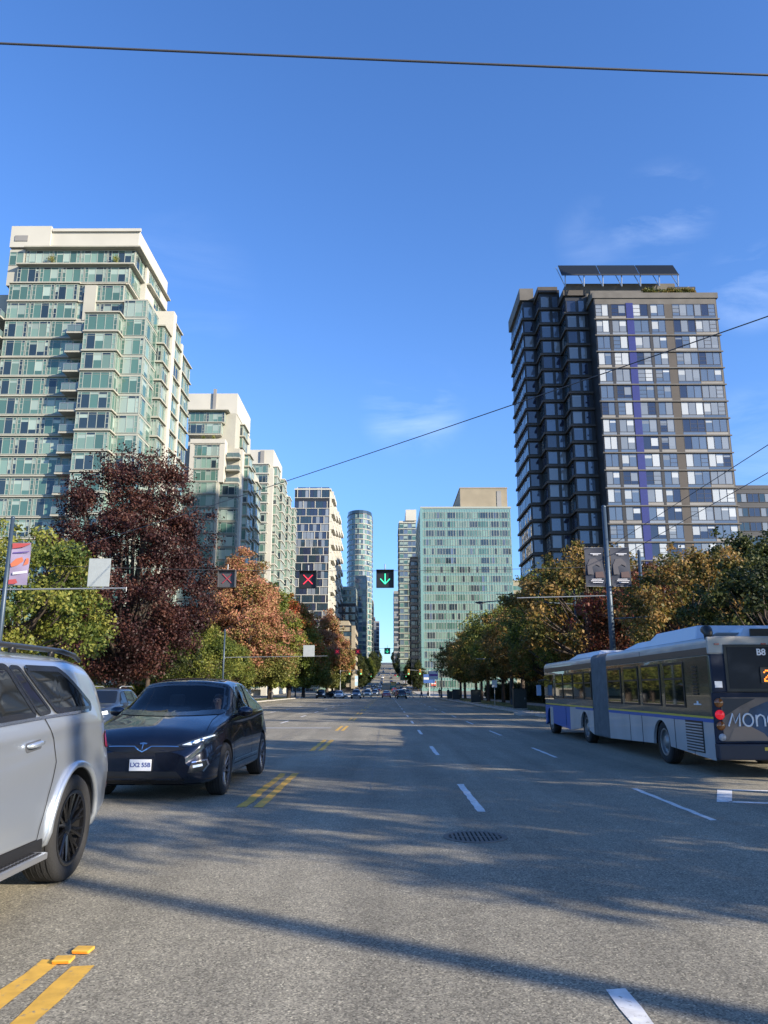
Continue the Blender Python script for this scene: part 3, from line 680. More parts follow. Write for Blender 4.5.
# ---------------------------------------------------------------- tower H (right)
Ht = Tower('apartment_tower', (40, 135, 0), 'dark stepped tower with a blue stripe and solar canopy, right side of the street', 'tower', nvar=22)
ZH = 67.2; fh = 2.98
Ht.wall(35.6, 56.6, 121, 146, 0, ZH, M_BLACK); Ht.wall(31.7, 35.6, 125, 146, 0, ZH + 3.2, M_BLACK); Ht.wall(28.0, 31.7, 129, 146, 0, ZH + 6.1, M_BLACK); Ht.wall(25.6, 28.0, 133, 146, 0, ZH + 6.1, M_BLACK); Ht.wall(35.75, 56.5, 120.978, 120.996, 0, ZH, M_BEIGE)
for k in range(-2, 22):
    zb = ZH - .9 - (k + 1) * fh
    x = 35.75
    for kind, w_ in () if k < 0 else (('w', 2.2), ('p', .5), ('w', 2.45), ('b', 1.25), ('w', 2.55), ('p', .45), ('w', 2.4), ('br', 1.35), ('w', 3.7), ('p', .05), ('w', 3.6)):
        if kind == 'w':
            Ht.win(x, 121, 1, 0, zb + .55, 'apt', w_, 2.25, .02); Ht.slab(x, x + w_, 120.93, 120.99, zb + .1, .42, (G_GREY, G_BLUE, M_GREYC)[(k * 7 + int(x)) % 3])
        elif kind == 'p': Ht.slab(x + .03, x + w_ - .03, 120.9, 120.99, zb + .1, 2.65, M_BLACK)
        elif kind == 'br': Ht.slab(x, x + w_, 120.94, 120.99, zb + .08, 2.7, M_BRN)
        x += w_
    if k >= 0: Ht.slab(35.4, 56.8, 120.72, 120.95, zb - .15, .2, M_BEIGE)
    for (x0, x1, y) in ((31.7, 35.6, 125), (28.0, 31.7, 129), (25.6, 28.0, 133)):
        if k == -2 and x0 > 31: continue
        Ht.win(x0 + .15, y, 1, 0, zb + .45, 'aptdark', 1.65, 2.25, .02); 
        if x1 - x0 > 3: Ht.win(x0 + 2.2, y, 1, 0, zb + .45, 'aptdark', 1.1, 2.25, .02)
        Ht.slab(x0 - .35, x1, y - .35, y, zb - .1, .38, M_BRN); Ht.slab(x0 - .35, x0, y + .001, y + 4, zb - .1, .38, M_BRN)
        if x0 > 26: Ht.win(x0, y + 3.8, 0, -1, zb + .45, 'dark', 3.4, 2.25, .02)
    Ht.row(25.6, 146, 0, -1, 13, zb + .35, 'aptdark', 2.3, 2.6, gap=.1, out=.03)
    Ht.slab(25.2, 25.6, 137.01, 146, zb - .1, .38, M_BRN)
Ht.part('blue_panel', 41.0, 42.2, 120.88, 120.99 - .06, 1, ZH - .9, M_BLUEP)
Ht.part('parapet', 35.3, 56.9, 120.8, 146, ZH + .01, ZH + 1.0, M_BEIGE); Ht.part('parapet', 31.3, 35.29, 124.6, 146, ZH + 2.6, ZH + 3.6, M_BRN); Ht.part('parapet', 27.7, 31.29, 128.6, 146.2, ZH + 5.4, ZH + 6.5, M_BRN); Ht.part('parapet', 25.1, 27.69, 132.6, 146.2, ZH + 6.0, ZH + 8.4, M_BEIGE)
Ht.part('penthouse', 32, 51.5, 125.2, 143, ZH + .5, ZH + 5.2, M_BEIGE); Ht.part('roof_terrace', 35.7, 54.2, 123.0, 126, ZH + 1.05, ZH + 2.6, M_BEIGE); Ht.part('canopy', 49.8, 54.6, 124, 130, ZH + 3.5, ZH + 3.9, M_BLACK)
M_PV = glassmat('solar_panel', (.012, .016, .022), rough=.5, spec=.2); l0 = Ht.loc
pv = MB(); 
for i in range(3):
    xa = 30.7 + i * 6.9 - 40; 
    pv.face([(xa, -12.5, ZH + 5.40), (xa + 6.8, -12.5, ZH + 5.40), (xa + 6.8, -10.2, ZH + 8.60), (xa, -10.2, ZH + 8.60)], M_PV)
    pv.face([(xa, -10.2, ZH + 8.50), (xa + 6.8, -10.2, ZH + 8.50), (xa + 6.8, -12.5, ZH + 5.30), (xa, -12.5, ZH + 5.30)], M_BLACK)
    pv.box(xa, xa + 6.8, -12.6, -12.5, ZH + 5.25, ZH + 5.50, M_BLACK)
pv.build('solar_array', Ht.e)
for i in range(7):
    xa = 31.3 + i * 3.3 - 40; MB().tube([(xa, -12.2, ZH + 3.3), (xa + .1, -12.2, ZH + 5.40)], .1, M_RAIL, 6).tube([(xa, -12.2, ZH + 3.3), (xa - 1.0, -10.3, ZH + 8.1)], .08, M_RAIL, 6).build('strut', Ht.e)
Ht.key = 'h'; Ht.finish()

simple_tower('brown_building', 'dark brown building at the right edge of the photo behind the trees', 71, 96, 158, 190, 43.0, M_BLACK, 'dark', 3.1, 2.6, 1.9, 'building', M_FRD, 0, left=True, right=False).finish()
roof_planter(A, -49.2, -49.0, 100.9, grid(1) + .3, 1, 5)
b2 = LAB_SH['a'].pop(0); roof_planter(A, -39.6, -39.5, 100.9, grid(1) + .3, 1, 9); roof_planter(B, -42.5, -38.5, 165.8, gb(3) + 1.3, 2, 4)

# added unseen tower right of the frame, put there to shade the second left tower
simple_tower('concrete_tower', 'added slender concrete shadow caster beyond the right edge of the photo, out of view', 78, 82, 88.2, 91.8, 97, M_GREYC, 'dark', 3.1, 4, 1.9, 'tower', None, 0, left=True, right=False, mw=0).finish()
# ---------------------------------------------------------------- trees
def zgrad(m, z0, z1, lo):
    """leaves are greener low in the crown, as on a turning maple"""
    t = m.node_tree; ra = [n for n in t.nodes if n.type == 'VALTORGB'][0]; src = ra.inputs[0].links[0].from_socket
    co = t.nodes.new('ShaderNodeTexCoord'); sx = t.nodes.new('ShaderNodeSeparateXYZ'); t.links.new(co.outputs['Object'], sx.inputs[0])
    r = t.nodes.new('ShaderNodeMapRange'); r.inputs[1].default_value = z0; r.inputs[2].default_value = z1; r.inputs[3].default_value = lo; r.inputs[4].default_value = .12
    t.links.new(sx.outputs['Z'], r.inputs[0]); a = t.nodes.new('ShaderNodeMath'); t.links.new(src, a.inputs[0]); t.links.new(r.outputs[0], a.inputs[1]); t.links.new(a.outputs[0], ra.inputs[0])
zgrad(MAT_LEAF_R, 3, 11, -.75); zgrad(MAT_LEAF_RG, 3, 14, -.5)

def quads_mesh(name, V, m):
    """V: (n,4,3) array of leaf corners"""
    n = len(V); me = bpy.data.meshes.new(name); me.vertices.add(n * 4); me.vertices.foreach_set('co', V.reshape(-1).astype(np.float32))
    me.loops.add(n * 4); me.loops.foreach_set('vertex_index', np.arange(n * 4, dtype=np.int32))
    me.polygons.add(n); me.polygons.foreach_set('loop_start', np.arange(n, dtype=np.int32) * 4)
    me.materials.append(m); me.update(calc_edges=True); return me

def leaves(cent, rad, per, size, rng, up=.25):
    c = np.repeat(cent, per, 0); n = len(c)
    d = rng.normal(0, 1, (n, 3)); d /= np.linalg.norm(d, axis=1)[:, None] + 1e-9
    rr_ = np.repeat(rad, per) * rng.random(n) ** .55
    p = c + d * rr_[:, None] * np.array([1, 1, .8])
    nrm = d * .6 + rng.normal(0, 1, (n, 3)) * .7 + np.array([0, 0, up]); nrm /= np.linalg.norm(nrm, axis=1)[:, None]
    a = np.cross(nrm, rng.normal(0, 1, (n, 3))); a /= np.linalg.norm(a, axis=1)[:, None]; b = np.cross(nrm, a)
    s = size * rng.uniform(.6, 1.25, n)[:, None]
    V = np.stack([p - a * s * .6, p + b * s * .42 + nrm * s * .08, p + a * s * .6, p - b * s * .42 + nrm * s * .08], 1)
    return V

def tree_proto(seed, H, Rc, base, shape='oval', clumps=110, per=170, leaf=.2, fork=None, crad=.1, up=.25, limbs_up=.55, flat=1.0, gap=.0):
    rng = np.random.default_rng(seed); rr = random.Random(seed)
    ph = rng.uniform(0, 6.28, 6)
    def prof(t):
        if shape == 'oval': return np.sin(np.pi * np.clip(t, 0, 1) ** .85) ** .55
        if shape == 'egg': return np.sin(np.pi * np.clip(t, 0.02, 1) ** .62) ** .7
        if shape == 'broad': return np.sin(np.pi * np.clip(t, 0, 1) ** .78) ** .42
        if shape == 'vase': return np.sin(np.pi * np.clip(t, 0, 1) ** 1.25) ** .5
    t = rng.random(clumps * 3); keep = rng.random(clumps * 3) < prof(t) ** 1.3 + .05; t = t[keep][:clumps]
    th = rng.uniform(0, 2 * np.pi, len(t)); rf = (.25 + .75 * rng.random(len(t)) ** .5)
    lump = 1 + .16 * np.sin(2 * th + ph[0] + 4 * t) + .12 * np.sin(3 * th + ph[1] - 7 * t) + .1 * np.sin(9 * t + ph[2])
    r_ = Rc * prof(t) * rf * lump
    cent = np.stack([r_ * np.cos(th), r_ * np.sin(th), base + (H - base) * t * (1 - .05 * rf)], 1)
    cr_ = H * crad * rng.uniform(.55, 1.25, len(t))
    V = leaves(cent, cr_, per, leaf, rng, up)
    V = V[V[:, :, 2].min(1) > base * .55]
    # thin sprays that break the outline
    k = max(10, clumps // 4); tt = rng.random(k); th2 = rng.uniform(0, 6.28, k); r2 = Rc * prof(tt) * rng.uniform(.95, 1.22, k)
    c2 = np.stack([r2 * np.cos(th2), r2 * np.sin(th2), base + (H - base) * tt * 1.03], 1)
    V = np.concatenate([V, leaves(c2, np.full(k, H * .045), per // 4, leaf, rng, up)])
    cm = quads_mesh('crown', V, MAT_LEAF_G)
    mb = MB(); tr = H * .017 + .05; fork = fork or base * .9
    mb.tube([(0, 0, -.2), (0, 0, .15), (.03, .02, fork * .5), (0, 0, fork)], [tr * 1.5, tr * 1.1, tr, tr * .9], M_BARK, 9)
    top = (H - base) * .82 + base
    mb.tube([(0, 0, fork), (.15, -.1, (fork + top) / 2), (0, .1, top)], [tr * .85, tr * .45, tr * .1], M_BARK, 7)
    idx = rng.permutation(len(cent))[:46]
    for i in idx:
        c = cent[i]; z0 = fork + max(0, (c[2] - fork)) * rr.uniform(.05, limbs_up) ; z0 = min(z0, c[2] - .3)
        if z0 < fork * .8: z0 = fork * .8
        f = (z0 - fork) / max(top - fork, .1); r0 = tr * (.55 - .4 * min(1, max(0, f)))
        m1 = (c[0] * .4 + rr.uniform(-.3, .3), c[1] * .4 + rr.uniform(-.3, .3), z0 + (c[2] - z0) * .35)
        mb.tube([(0, 0, z0), m1, (c[0] * .8, c[1] * .8, z0 + (c[2] - z0) * .75), tuple(c)], [r0, r0 * .65, r0 * .4, r0 * .12], M_BARK, 5, cap=False)
    tm = mb.mesh('trunk', True)
    return tm, cm
PROTO = {
 'maple': tree_proto(1, 11, 5.2, 2.6, 'oval', 150, 190, .20, crad=.095),
 'maple2': tree_proto(2, 11, 4.6, 2.4, 'egg', 130, 170, .21, crad=.10),
 'purple': tree_proto(21, 20.3, 5.9, 2.4, 'broad', 340, 290, .17, crad=.062, limbs_up=.25, up=.1),
 'tall': tree_proto(4, 20, 6.6, 2.2, 'egg', 280, 290, .25, crad=.065, limbs_up=.3),
 'tall2': tree_proto(5, 19, 4.9, 2.2, 'egg', 200, 190, .31, crad=.07, limbs_up=.3),
 'street': tree_proto(6, 10.5, 4.4, 2.9, 'oval', 130, 150, .19, crad=.085),
 'street2': tree_proto(7, 11, 4.7, 2.8, 'vase', 120, 150, .19, crad=.088),
 'street3': tree_proto(8, 10, 4.2, 2.7, 'egg', 130, 145, .19, crad=.085),
}
NT = 0
def tree(proto, x, y, m, label, s=1.0, rz=None, group=None, name='maple_tree', z=None, sx=None):
    global NT
    NT += 1
    r = random.Random(NT * 17)
    zz = (float(hill(y)) + .1) if z is None else z
    e = empty(name, (x, y, zz), r.uniform(0, 6.28) if rz is None else rz); e.scale = (sx or s, sx or s, s)
    uid(e, label, 'tree', group)
    tm, cm = PROTO[proto]
    link('trunk', tm, e); c = link('crown', cm, e); c.material_slots[0].link = 'OBJECT'; c.material_slots[0].material = m
    return e
GL = 'street trees on the left side'; GRR = 'street trees on the right side'
tree('maple', -22.2, 46, MAT_LEAF_Y, 'yellow-green maple at the left edge behind the silver SUV, with a banner pole in front', 1.02, 1.2, GL)
tree('maple2', -29.5, 48, MAT_LEAF_Y, 'yellow-green maple cut by the left edge of the photo, behind the banner pole', .98, .3, GL)
tree('purple', -20.2, 60, MAT_LEAF_P, 'tall dark purple maple in front of the big left tower', 1.0, .5, GL, 'purple_maple')
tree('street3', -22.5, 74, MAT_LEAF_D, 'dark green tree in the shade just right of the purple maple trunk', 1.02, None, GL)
tree('maple2', -20.2, 86, MAT_LEAF_Y, 'green tree with its lower crown lit, between the purple and the red maple', .80, None, GL)
tree('maple', -19.6, 95, MAT_LEAF_Y, 'bright yellow-green tree in front of the red maple, left half', .68, None, GL)
tree('tall', -20.0, 106, MAT_LEAF_R, 'big rounded orange-red maple turning green at its foot', 1.0, 2.0, GL, 'red_maple', sx=1.08)
tree('tall2', -18.7, 126, MAT_LEAF_Y, 'green tree just right of the big orange-red maple', .96, None, GL)
tree('tall2', -18.4, 148, MAT_LEAF_RG, 'narrow green and orange tree between two red maples on the left', 1.0, None, GL)
tree('tall2', -17.6, 166, MAT_LEAF_RG, 'green and red maple at the left corner of the junction', 1.0, None, GL)
tree('tall2', -14.6, 192, MAT_LEAF_R, 'red maple beyond the junction, first of the receding left row', 1.08, None, GL, 'red_maple')
tree('tall2', -14.8, 214, MAT_LEAF_RG, 'green and red tree beyond the junction, second of the receding left row', .95, None, GL)
tree('tall2', -14.4, 238, MAT_LEAF_R, 'small red tree nearest the beige parkade', .8, None, GL, 'red_maple')
lrow = [('dark green low tree behind the red family car side of the row', 0)]
for i, y in enumerate((66, 78, 92, 104, 118, 132, 146)):
    tree(['maple2', 'street3', 'maple'][i % 3], -27 - (i % 2) * 2.5, y, [MAT_LEAF_Y, MAT_LEAF_G][i % 2], 'low green park tree in the second row behind the left street trees', .86 + .05 * (i % 3), None, 'second row of trees behind the left pavement', 'park_tree')
for i, (x, y, s, m) in enumerate([(-10.6, 300, .9, MAT_LEAF_D), (-10.4, 330, .85, MAT_LEAF_G), (-10.2, 365, .9, MAT_LEAF_Y), (-10.3, 400, .8, MAT_LEAF_D), (-10.2, 450, .9, MAT_LEAF_G)]):
    tree('tall2', x, y, m, 'distant green street tree on the hill beyond the parkade', s * .8, None, 'distant trees on the left of the far street', 'street_tree')
for i in range(9):
    y = 500 + i * 45
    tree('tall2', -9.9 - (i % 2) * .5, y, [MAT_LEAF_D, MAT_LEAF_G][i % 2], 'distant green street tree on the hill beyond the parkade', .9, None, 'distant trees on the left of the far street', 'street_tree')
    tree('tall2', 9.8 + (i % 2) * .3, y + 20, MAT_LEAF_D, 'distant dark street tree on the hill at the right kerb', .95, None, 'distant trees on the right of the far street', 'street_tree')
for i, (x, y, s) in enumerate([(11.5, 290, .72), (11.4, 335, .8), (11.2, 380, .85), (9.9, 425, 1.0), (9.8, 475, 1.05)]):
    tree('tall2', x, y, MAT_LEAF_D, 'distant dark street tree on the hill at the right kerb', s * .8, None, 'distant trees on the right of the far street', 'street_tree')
mats_r = [MAT_LEAF_O, MAT_LEAF_OG, MAT_LEAF_DR, MAT_LEAF_O, MAT_LEAF_D, MAT_LEAF_OG]
names_r = {id(MAT_LEAF_Y): 'yellow-green', id(MAT_LEAF_O): 'orange-brown', id(MAT_LEAF_OG): 'olive', id(MAT_LEAF_DR): 'dark red', id(MAT_LEAF_D): 'dark green'}
Yr = [3.6, 11.5, 19.5, 27, 34.5, 43, 51.5, 60, 69, 78, 87, 96, 105, 115, 125, 136, 148]
seq = 'OGODOGODGOGOGOGOG'
seq = [MAT_LEAF_OG, MAT_LEAF_O, MAT_LEAF_OG, MAT_LEAF_D, MAT_LEAF_O, MAT_LEAF_DR, MAT_LEAF_O, MAT_LEAF_Y, MAT_LEAF_OG, MAT_LEAF_O, MAT_LEAF_Y, MAT_LEAF_O, MAT_LEAF_OG, MAT_LEAF_O, MAT_LEAF_OG, MAT_LEAF_O, MAT_LEAF_OG]
first = ['outside the right edge beside the camera', 'outside the right edge beside the bus tail', 'behind the rear half of the bus at the right edge', 'behind the roof hump of the bus', 'behind the middle of the bus', 'just right of the banner pole', 'just left of the banner pole', 'above the front of the bus', 'left of the bus front, beside the dark cabinet', 'behind the larger dark cabinet by the kerb']
for i, y in enumerate(Yr):
    w_ = first[i] if i < len(first) else 'in the receding right row, in front of the glass office building'
    m = seq[i]
    tree(['street', 'street2', 'street3'][i % 3], 13.4 + (i * 7 % 3) * .35, y, m, f'{names_r[id(m)]} kerbside tree {w_}', [1.0, .95, 1.05, .98][i % 4] * (.60 if 1 < i < 4 else .7 if i == 4 else .9 if i == 5 else 1), None, GRR)
for i, y in enumerate((18, 29, 40, 52, 63, 75, 88, 102, 118, 135)):
    m = [MAT_LEAF_O, MAT_LEAF_DR, MAT_LEAF_O, MAT_LEAF_D][i % 4]
    tree(['street2', 'street', 'street3'][i % 3], 22.5 + (i % 2) * 1.5, y, m, f'taller {names_r[id(m)]} tree in the second row behind the right kerbside trees', [1.2, 1.28, 1.15][i % 3] * [.58, .66, .78, .9][min(i, 3)], None, 'second row of trees behind the right pavement')
for i, y in enumerate((34, 48, 62, 77, 92, 108)):
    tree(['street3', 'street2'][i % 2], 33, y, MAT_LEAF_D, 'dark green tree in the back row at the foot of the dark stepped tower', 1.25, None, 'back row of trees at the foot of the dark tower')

# hedges closing the view under the crowns
def hedge(x0, x1, y0, y1, h, m, label, n, seed, lf=.16, z=.1):
    rng = np.random.default_rng(seed)
    c = np.stack([rng.uniform(x0, x1, n), rng.uniform(y0, y1, n), rng.uniform(.2, h, n) ], 1)
    V = leaves(c, np.full(n, .45), 26, lf, rng)
    mx_, my_ = (x0 + x1) / 2, (y0 + y1) / 2; V = V - np.array([mx_, my_, 0])
    e = empty('hedge', (mx_, my_, z)); uid(e, label, 'hedge'); link('foliage', quads_mesh('foliage', V, m), e)
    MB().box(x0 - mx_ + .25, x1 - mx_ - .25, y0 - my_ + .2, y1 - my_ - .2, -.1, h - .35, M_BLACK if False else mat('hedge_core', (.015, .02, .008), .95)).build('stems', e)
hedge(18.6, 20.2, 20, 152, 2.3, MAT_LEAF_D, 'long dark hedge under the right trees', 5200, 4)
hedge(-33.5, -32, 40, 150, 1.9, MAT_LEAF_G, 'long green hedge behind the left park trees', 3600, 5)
hedge(44.5, 53.5, 121.6, 122.8, 1.3, MAT_LEAF_OG, 'brownish planting along the roof edge of the dark tower with the blue stripe', 300, 6, .2, ZH + 1.0)
# fallen leaves along the kerbs: nobody could count them
rng = np.random.default_rng(8)
n = 5200; xs = np.where(rng.random(n) < .5, KL - .2 - np.abs(rng.normal(0, 2.2, n)), KR + .3 + np.abs(rng.normal(0, 2.0, n))); ys = rng.uniform(5, 150, n)
k = rng.random(n) < .2; xs[k] = np.where(xs[k] < 0, KL + np.abs(rng.normal(0, .35, k.sum())), KR - np.abs(rng.normal(0, .3, k.sum())))
zs = np.where((xs < KL) | (xs > KR), .15, .012)
V = leaves(np.stack([xs, ys, zs], 1), np.full(n, .01), 1, .12, rng, 4)
o = link('fallen_leaves', quads_mesh('fallen_leaves', V, MAT_LEAF_Y)); uid(o, 'scattered fallen leaves along the kerbs and pavements', 'leaves', None, 'stuff')
# ---------------------------------------------------------------- vehicles
M_BLKP = mat('black_plastic', (.012, .012, .013), .45); M_TYRE = mat('tyre_rubber', (.018, .018, .019), .85, bump=.3, bscale=60); M_CHR = mat('chrome', (.75, .75, .76), .12, 1.0)
M_CARGL = mat('tinted_car_glass', (.008, .010, .012), .03, spec=.8); M_RIMB = mat('black_rim', (.015, .015, .017), .25, .4, coat=.5); M_RIMS = mat('grey_rim', (.22, .22, .24), .3, .8)
M_TREAD = mat('wheel_well', (.006, .006, .007), .9); M_SEAM = mat('panel_gap', (.006, .006, .008), .7); M_SEAT = mat('dark_seat', (.02, .02, .022), .7)
M_LED = mat('lamp_glass', (.75, .80, .85), .08, spec=1.0, emit=(.85, .93, 1), estr=.25); M_REDL = mat('red_lamp_glass', (.30, .01, .012), .1, spec=.9); M_REDON = mat('lit_red_lamp', (.5, .01, .02), .2, emit=(1, .02, .04), estr=.2)
M_AMB = mat('amber_lamp_glass', (.22, .07, .012), .15, spec=.8); M_PLATE = mat('plate_white', (.72, .74, .76), .5); M_PLTXT = mat('plate_blue', (.03, .06, .25), .5)
def clear_glass():
    m = bpy.data.materials.new('clear_glass'); m.use_nodes = True; t = m.node_tree; n = t.nodes.new; l = t.links.new
    t.nodes.remove(t.nodes['Principled BSDF']); o = t.nodes['Material Output']
    tr = n('ShaderNodeBsdfTransparent'); tr.inputs[0].default_value = (.95, .97, .96, 1); gl = n('ShaderNodeBsdfGlossy'); gl.inputs['Roughness'].default_value = .02
    fr = n('ShaderNodeFresnel'); fr.inputs['IOR'].default_value = 1.33; mx_ = n('ShaderNodeMixShader'); l(fr.outputs[0], mx_.inputs[0]); l(tr.outputs[0], mx_.inputs[1]); l(gl.outputs[0], mx_.inputs[2]); l(mx_.outputs[0], o.inputs[0]); return m
M_CLEAR = clear_glass()
def paint(name, col, metal=.35, rough=.32, coat=1.0): return mat(name, col, rough, metal, coat=coat)

def smooth_prof(pts, ls, sig=.05):
    xs = [p[0] for p in pts]; ys_ = [p[1] for p in pts]; v = np.interp(ls, xs, ys_)
    d = ls[1] - ls[0]; k = int(3 * sig / d) or 1; w_ = np.exp(-.5 * (np.arange(-k, k + 1) * d / sig) ** 2); w_ /= w_.sum()
    return np.convolve(np.pad(v, k, mode='edge'), w_, mode='valid')

def cat(pts, n=7):
    """Catmull-Rom through 2D points"""
    P_ = np.array(pts); o = []
    Q = np.vstack([2 * P_[0] - P_[1], P_, 2 * P_[-1] - P_[-2]])
    for i in range(1, len(Q) - 2):
        a, b, c, d = Q[i - 1], Q[i], Q[i + 1], Q[i + 2]
        for t in np.linspace(0, 1, n, endpoint=False):
            o.append(.5 * ((2 * b) + (-a + c) * t + (2 * a - 5 * b + 4 * c - d) * t * t + (-a + 3 * b - 3 * c + d) * t ** 3))
    o.append(P_[-1]); return np.array(o)

class Car:
    def __init__(s, S, name, label, paintm, catg='car', group=None, loc=(0, 0, 0), rz=0, res=.045, n=6, arches=True):
        s.S = S; s.L = S['L']; s.e = empty(name, loc, rz); uid(s.e, label, catg, group); s.paint = paintm
        L = s.L; ns = int(L / res); ls = np.linspace(0, L, ns + 1); sg = S.get('sig', .05)
        pr = {k: smooth_prof(S[k], ls, sg) for k in ('zb', 'zt', 'belt', 'wm', 'wb', 'wt')}
        V = []; rows = None
        for i, l in enumerate(ls):
            zb, zt, be, wm, wb, wt = (pr[k][i] for k in ('zb', 'zt', 'belt', 'wm', 'wb', 'wt'))
            be = min(be, zt - .05); zm = zb + (be - zb) * .55; g_ = max(0, zt - be)
            sec = cat([(0, zb), (wm * .7, zb), (wm * .955, zb + .05), (wm * .995, zb + (zm - zb) * .45), (wm, zm), (wb + (wm - wb) * .25, be - .07 - .1 * (be - zm)), (wb, be), (wb + (wt - wb) * .55, be + g_ * .5), (wt, zt - min(.09, g_ * .3)), (wt * .84, zt - min(.02, g_ * .1)), (wt * .45, zt + .018), (0, zt + .03)], n)
            full = np.vstack([sec, (sec[1:-1] * [-1, 1])[::-1]]); rows = len(full)
            V += [(x, l - L / 2, z) for x, z in full]
        F = []
        for i in range(ns):
            for j in range(rows):
                a = i * rows + j; b = i * rows + (j + 1) % rows; F.append((a, b, b + rows, a + rows))
        F.append(tuple(range(rows))[::-1]); F.append(tuple(ns * rows + j for j in range(rows)))
        me = bpy.data.meshes.new('body'); me.from_pydata(V, [], F); me.materials.append(paintm); me.materials.append(M_TREAD)
        bm = bmesh.new(); bm.from_mesh(me); bmesh.ops.triangulate(bm, faces=[f for f in bm.faces if len(f.verts) > 4]); bmesh.ops.recalc_face_normals(bm, faces=bm.faces); bm.to_mesh(me)
        s.bvh = BVHTree.FromBMesh(bm); bm.free()
        o = bpy.data.objects.new('body', me); COL.objects.link(o)
        if arches:
            c = MB()
            for wy in (S['ax1'] - L / 2, S['ax2'] - L / 2):
                for sx in (-1, 1):
                    M = Matrix.Translation((sx * (S['W'] / 2 - .30), wy, S['r'] + .015)) @ Matrix.Rotation(sx * R(90), 4, 'Y')
                    ra = S['ra']; c.lathe([(0.001, 0), (ra * .96, 0), (ra, .05), (ra, .6), (.001, .6)], M_TREAD, 40, M)
            cm = c.mesh('cutter'); b2 = bmesh.new(); b2.from_mesh(cm); bmesh.ops.remove_doubles(b2, verts=b2.verts, dist=.002); bmesh.ops.recalc_face_normals(b2, faces=b2.faces); b2.to_mesh(cm); b2.free()
            co = bpy.data.objects.new('cutter', cm); COL.objects.link(co)
            md = o.modifiers.new('b', 'BOOLEAN'); md.operation = 'DIFFERENCE'; md.object = co; md.solver = 'EXACT'; md.material_mode = 'TRANSFER'
            dg = bpy.context.evaluated_depsgraph_get(); me2 = bpy.data.meshes.new_from_object(o.evaluated_get(dg)); o.modifiers.clear(); o.data = me2
            bpy.data.objects.remove(co)
        o.parent = s.e; s.body = o
        bm = bmesh.new(); bm.from_mesh(o.data)
        for f in bm.faces: f.smooth = True
        for e in bm.edges:
            if len(e.link_faces) == 2 and e.calc_face_angle(0) > R(38): e.smooth = False
        bm.to_mesh(o.data); bm.free()
    def proj(s, view, u, v):
        L = s.L
        if view == 'L': o, d = Vector((3, u - L / 2, v)), Vector((-1, 0, 0))      # +x side
        elif view == 'R': o, d = Vector((-3, u - L / 2, v)), Vector((1, 0, 0))
        elif view == 'F': o, d = Vector((u, -L / 2 - 2, v)), Vector((0, 1, 0))
        elif view == 'B': o, d = Vector((u, L / 2 + 2, v)), Vector((0, -1, 0))
        else: o, d = Vector((u, v - L / 2, 4)), Vector((0, 0, -1))
        h, nn, i, dd = s.bvh.ray_cast(o, d)
        if h is None:
            h, nn, i, dd = s.bvh.find_nearest(o + d * 2); return h, nn, d
        if nn.dot(d) > 0: nn = -nn
        return h, nn, d
    def patch(s, view, poly, name, m, off=.004, parent=None, grid=.07, thick=0, rnd=0, smooth=True):
        bm = bmesh.new()
        if rnd: poly = round_poly(poly, rnd)
        vs = [bm.verts.new((u, v, 0)) for u, v in poly]; f = bm.faces.new(vs); bmesh.ops.triangulate(bm, faces=[f])
        us = [p[0] for p in poly]; vv = [p[1] for p in poly]
        for ax, lo, hi in ((0, min(us), max(us)), (1, min(vv), max(vv))):
            k = int((hi - lo) / grid)
            for i in range(1, k + 1):
                co = [0, 0, 0]; co[ax] = lo + i * grid; no = [0, 0, 0]; no[ax] = 1
                bmesh.ops.bisect_plane(bm, geom=bm.verts[:] + bm.edges[:] + bm.faces[:], plane_co=co, plane_no=no, dist=1e-6)
        for v in bm.verts:
            h, nn, d = s.proj(view, v.co.x, v.co.y); v.co = h + nn * off
        if thick:
            bmesh.ops.recalc_face_normals(bm, faces=bm.faces)
            q = bmesh.ops.solidify(bm, geom=bm.faces[:], thickness=thick)
        ref = {'L': Vector((1, 0, 0)), 'R': Vector((-1, 0, 0)), 'F': Vector((0, -1, 0)), 'B': Vector((0, 1, 0)), 'T': Vector((0, 0, 1))}[view]
        bm.normal_update()
        if not thick and sum(f.normal.dot(ref) for f in bm.faces) < 0: bmesh.ops.reverse_faces(bm, faces=bm.faces)
        me = bpy.data.meshes.new(name); bm.to_mesh(me); bm.free(); me.materials.append(m)
        if smooth: me.polygons.foreach_set('use_smooth', [True] * len(me.polygons))
        return link(name, me, parent or s.e)
    def line(s, view, pts, wd, name, m, off=.003, parent=None, closed=False):
        """a thin band following points on the skin"""
        mb = MB(); P3 = []
        out = []
        pp = list(pts) + ([pts[0]] if closed else [])
        for (a, b) in zip(pp[:-1], pp[1:]):
            k = max(1, int(math.hypot(b[0] - a[0], b[1] - a[1]) / .05))
            for i in range(k): out.append((a[0] + (b[0] - a[0]) * i / k, a[1] + (b[1] - a[1]) * i / k))
        out.append(pp[-1])
        for i, (u, v) in enumerate(out):
            a = out[max(i - 1, 0)]; b = out[min(i + 1, len(out) - 1)]; dx, dy = b[0] - a[0], b[1] - a[1]; q = math.hypot(dx, dy) or 1; nx, ny = -dy / q * wd / 2, dx / q * wd / 2
            h1, n1, _ = s.proj(view, u + nx, v + ny); h2, n2, _ = s.proj(view, u - nx, v - ny); P3.append((h1 + n1 * off, h2 + n2 * off))
        for (a, b), (c, d) in zip(P3[:-1], P3[1:]): mb.face([a, b, d, c], m)
        return mb.build(name, parent or s.e, smooth=True)
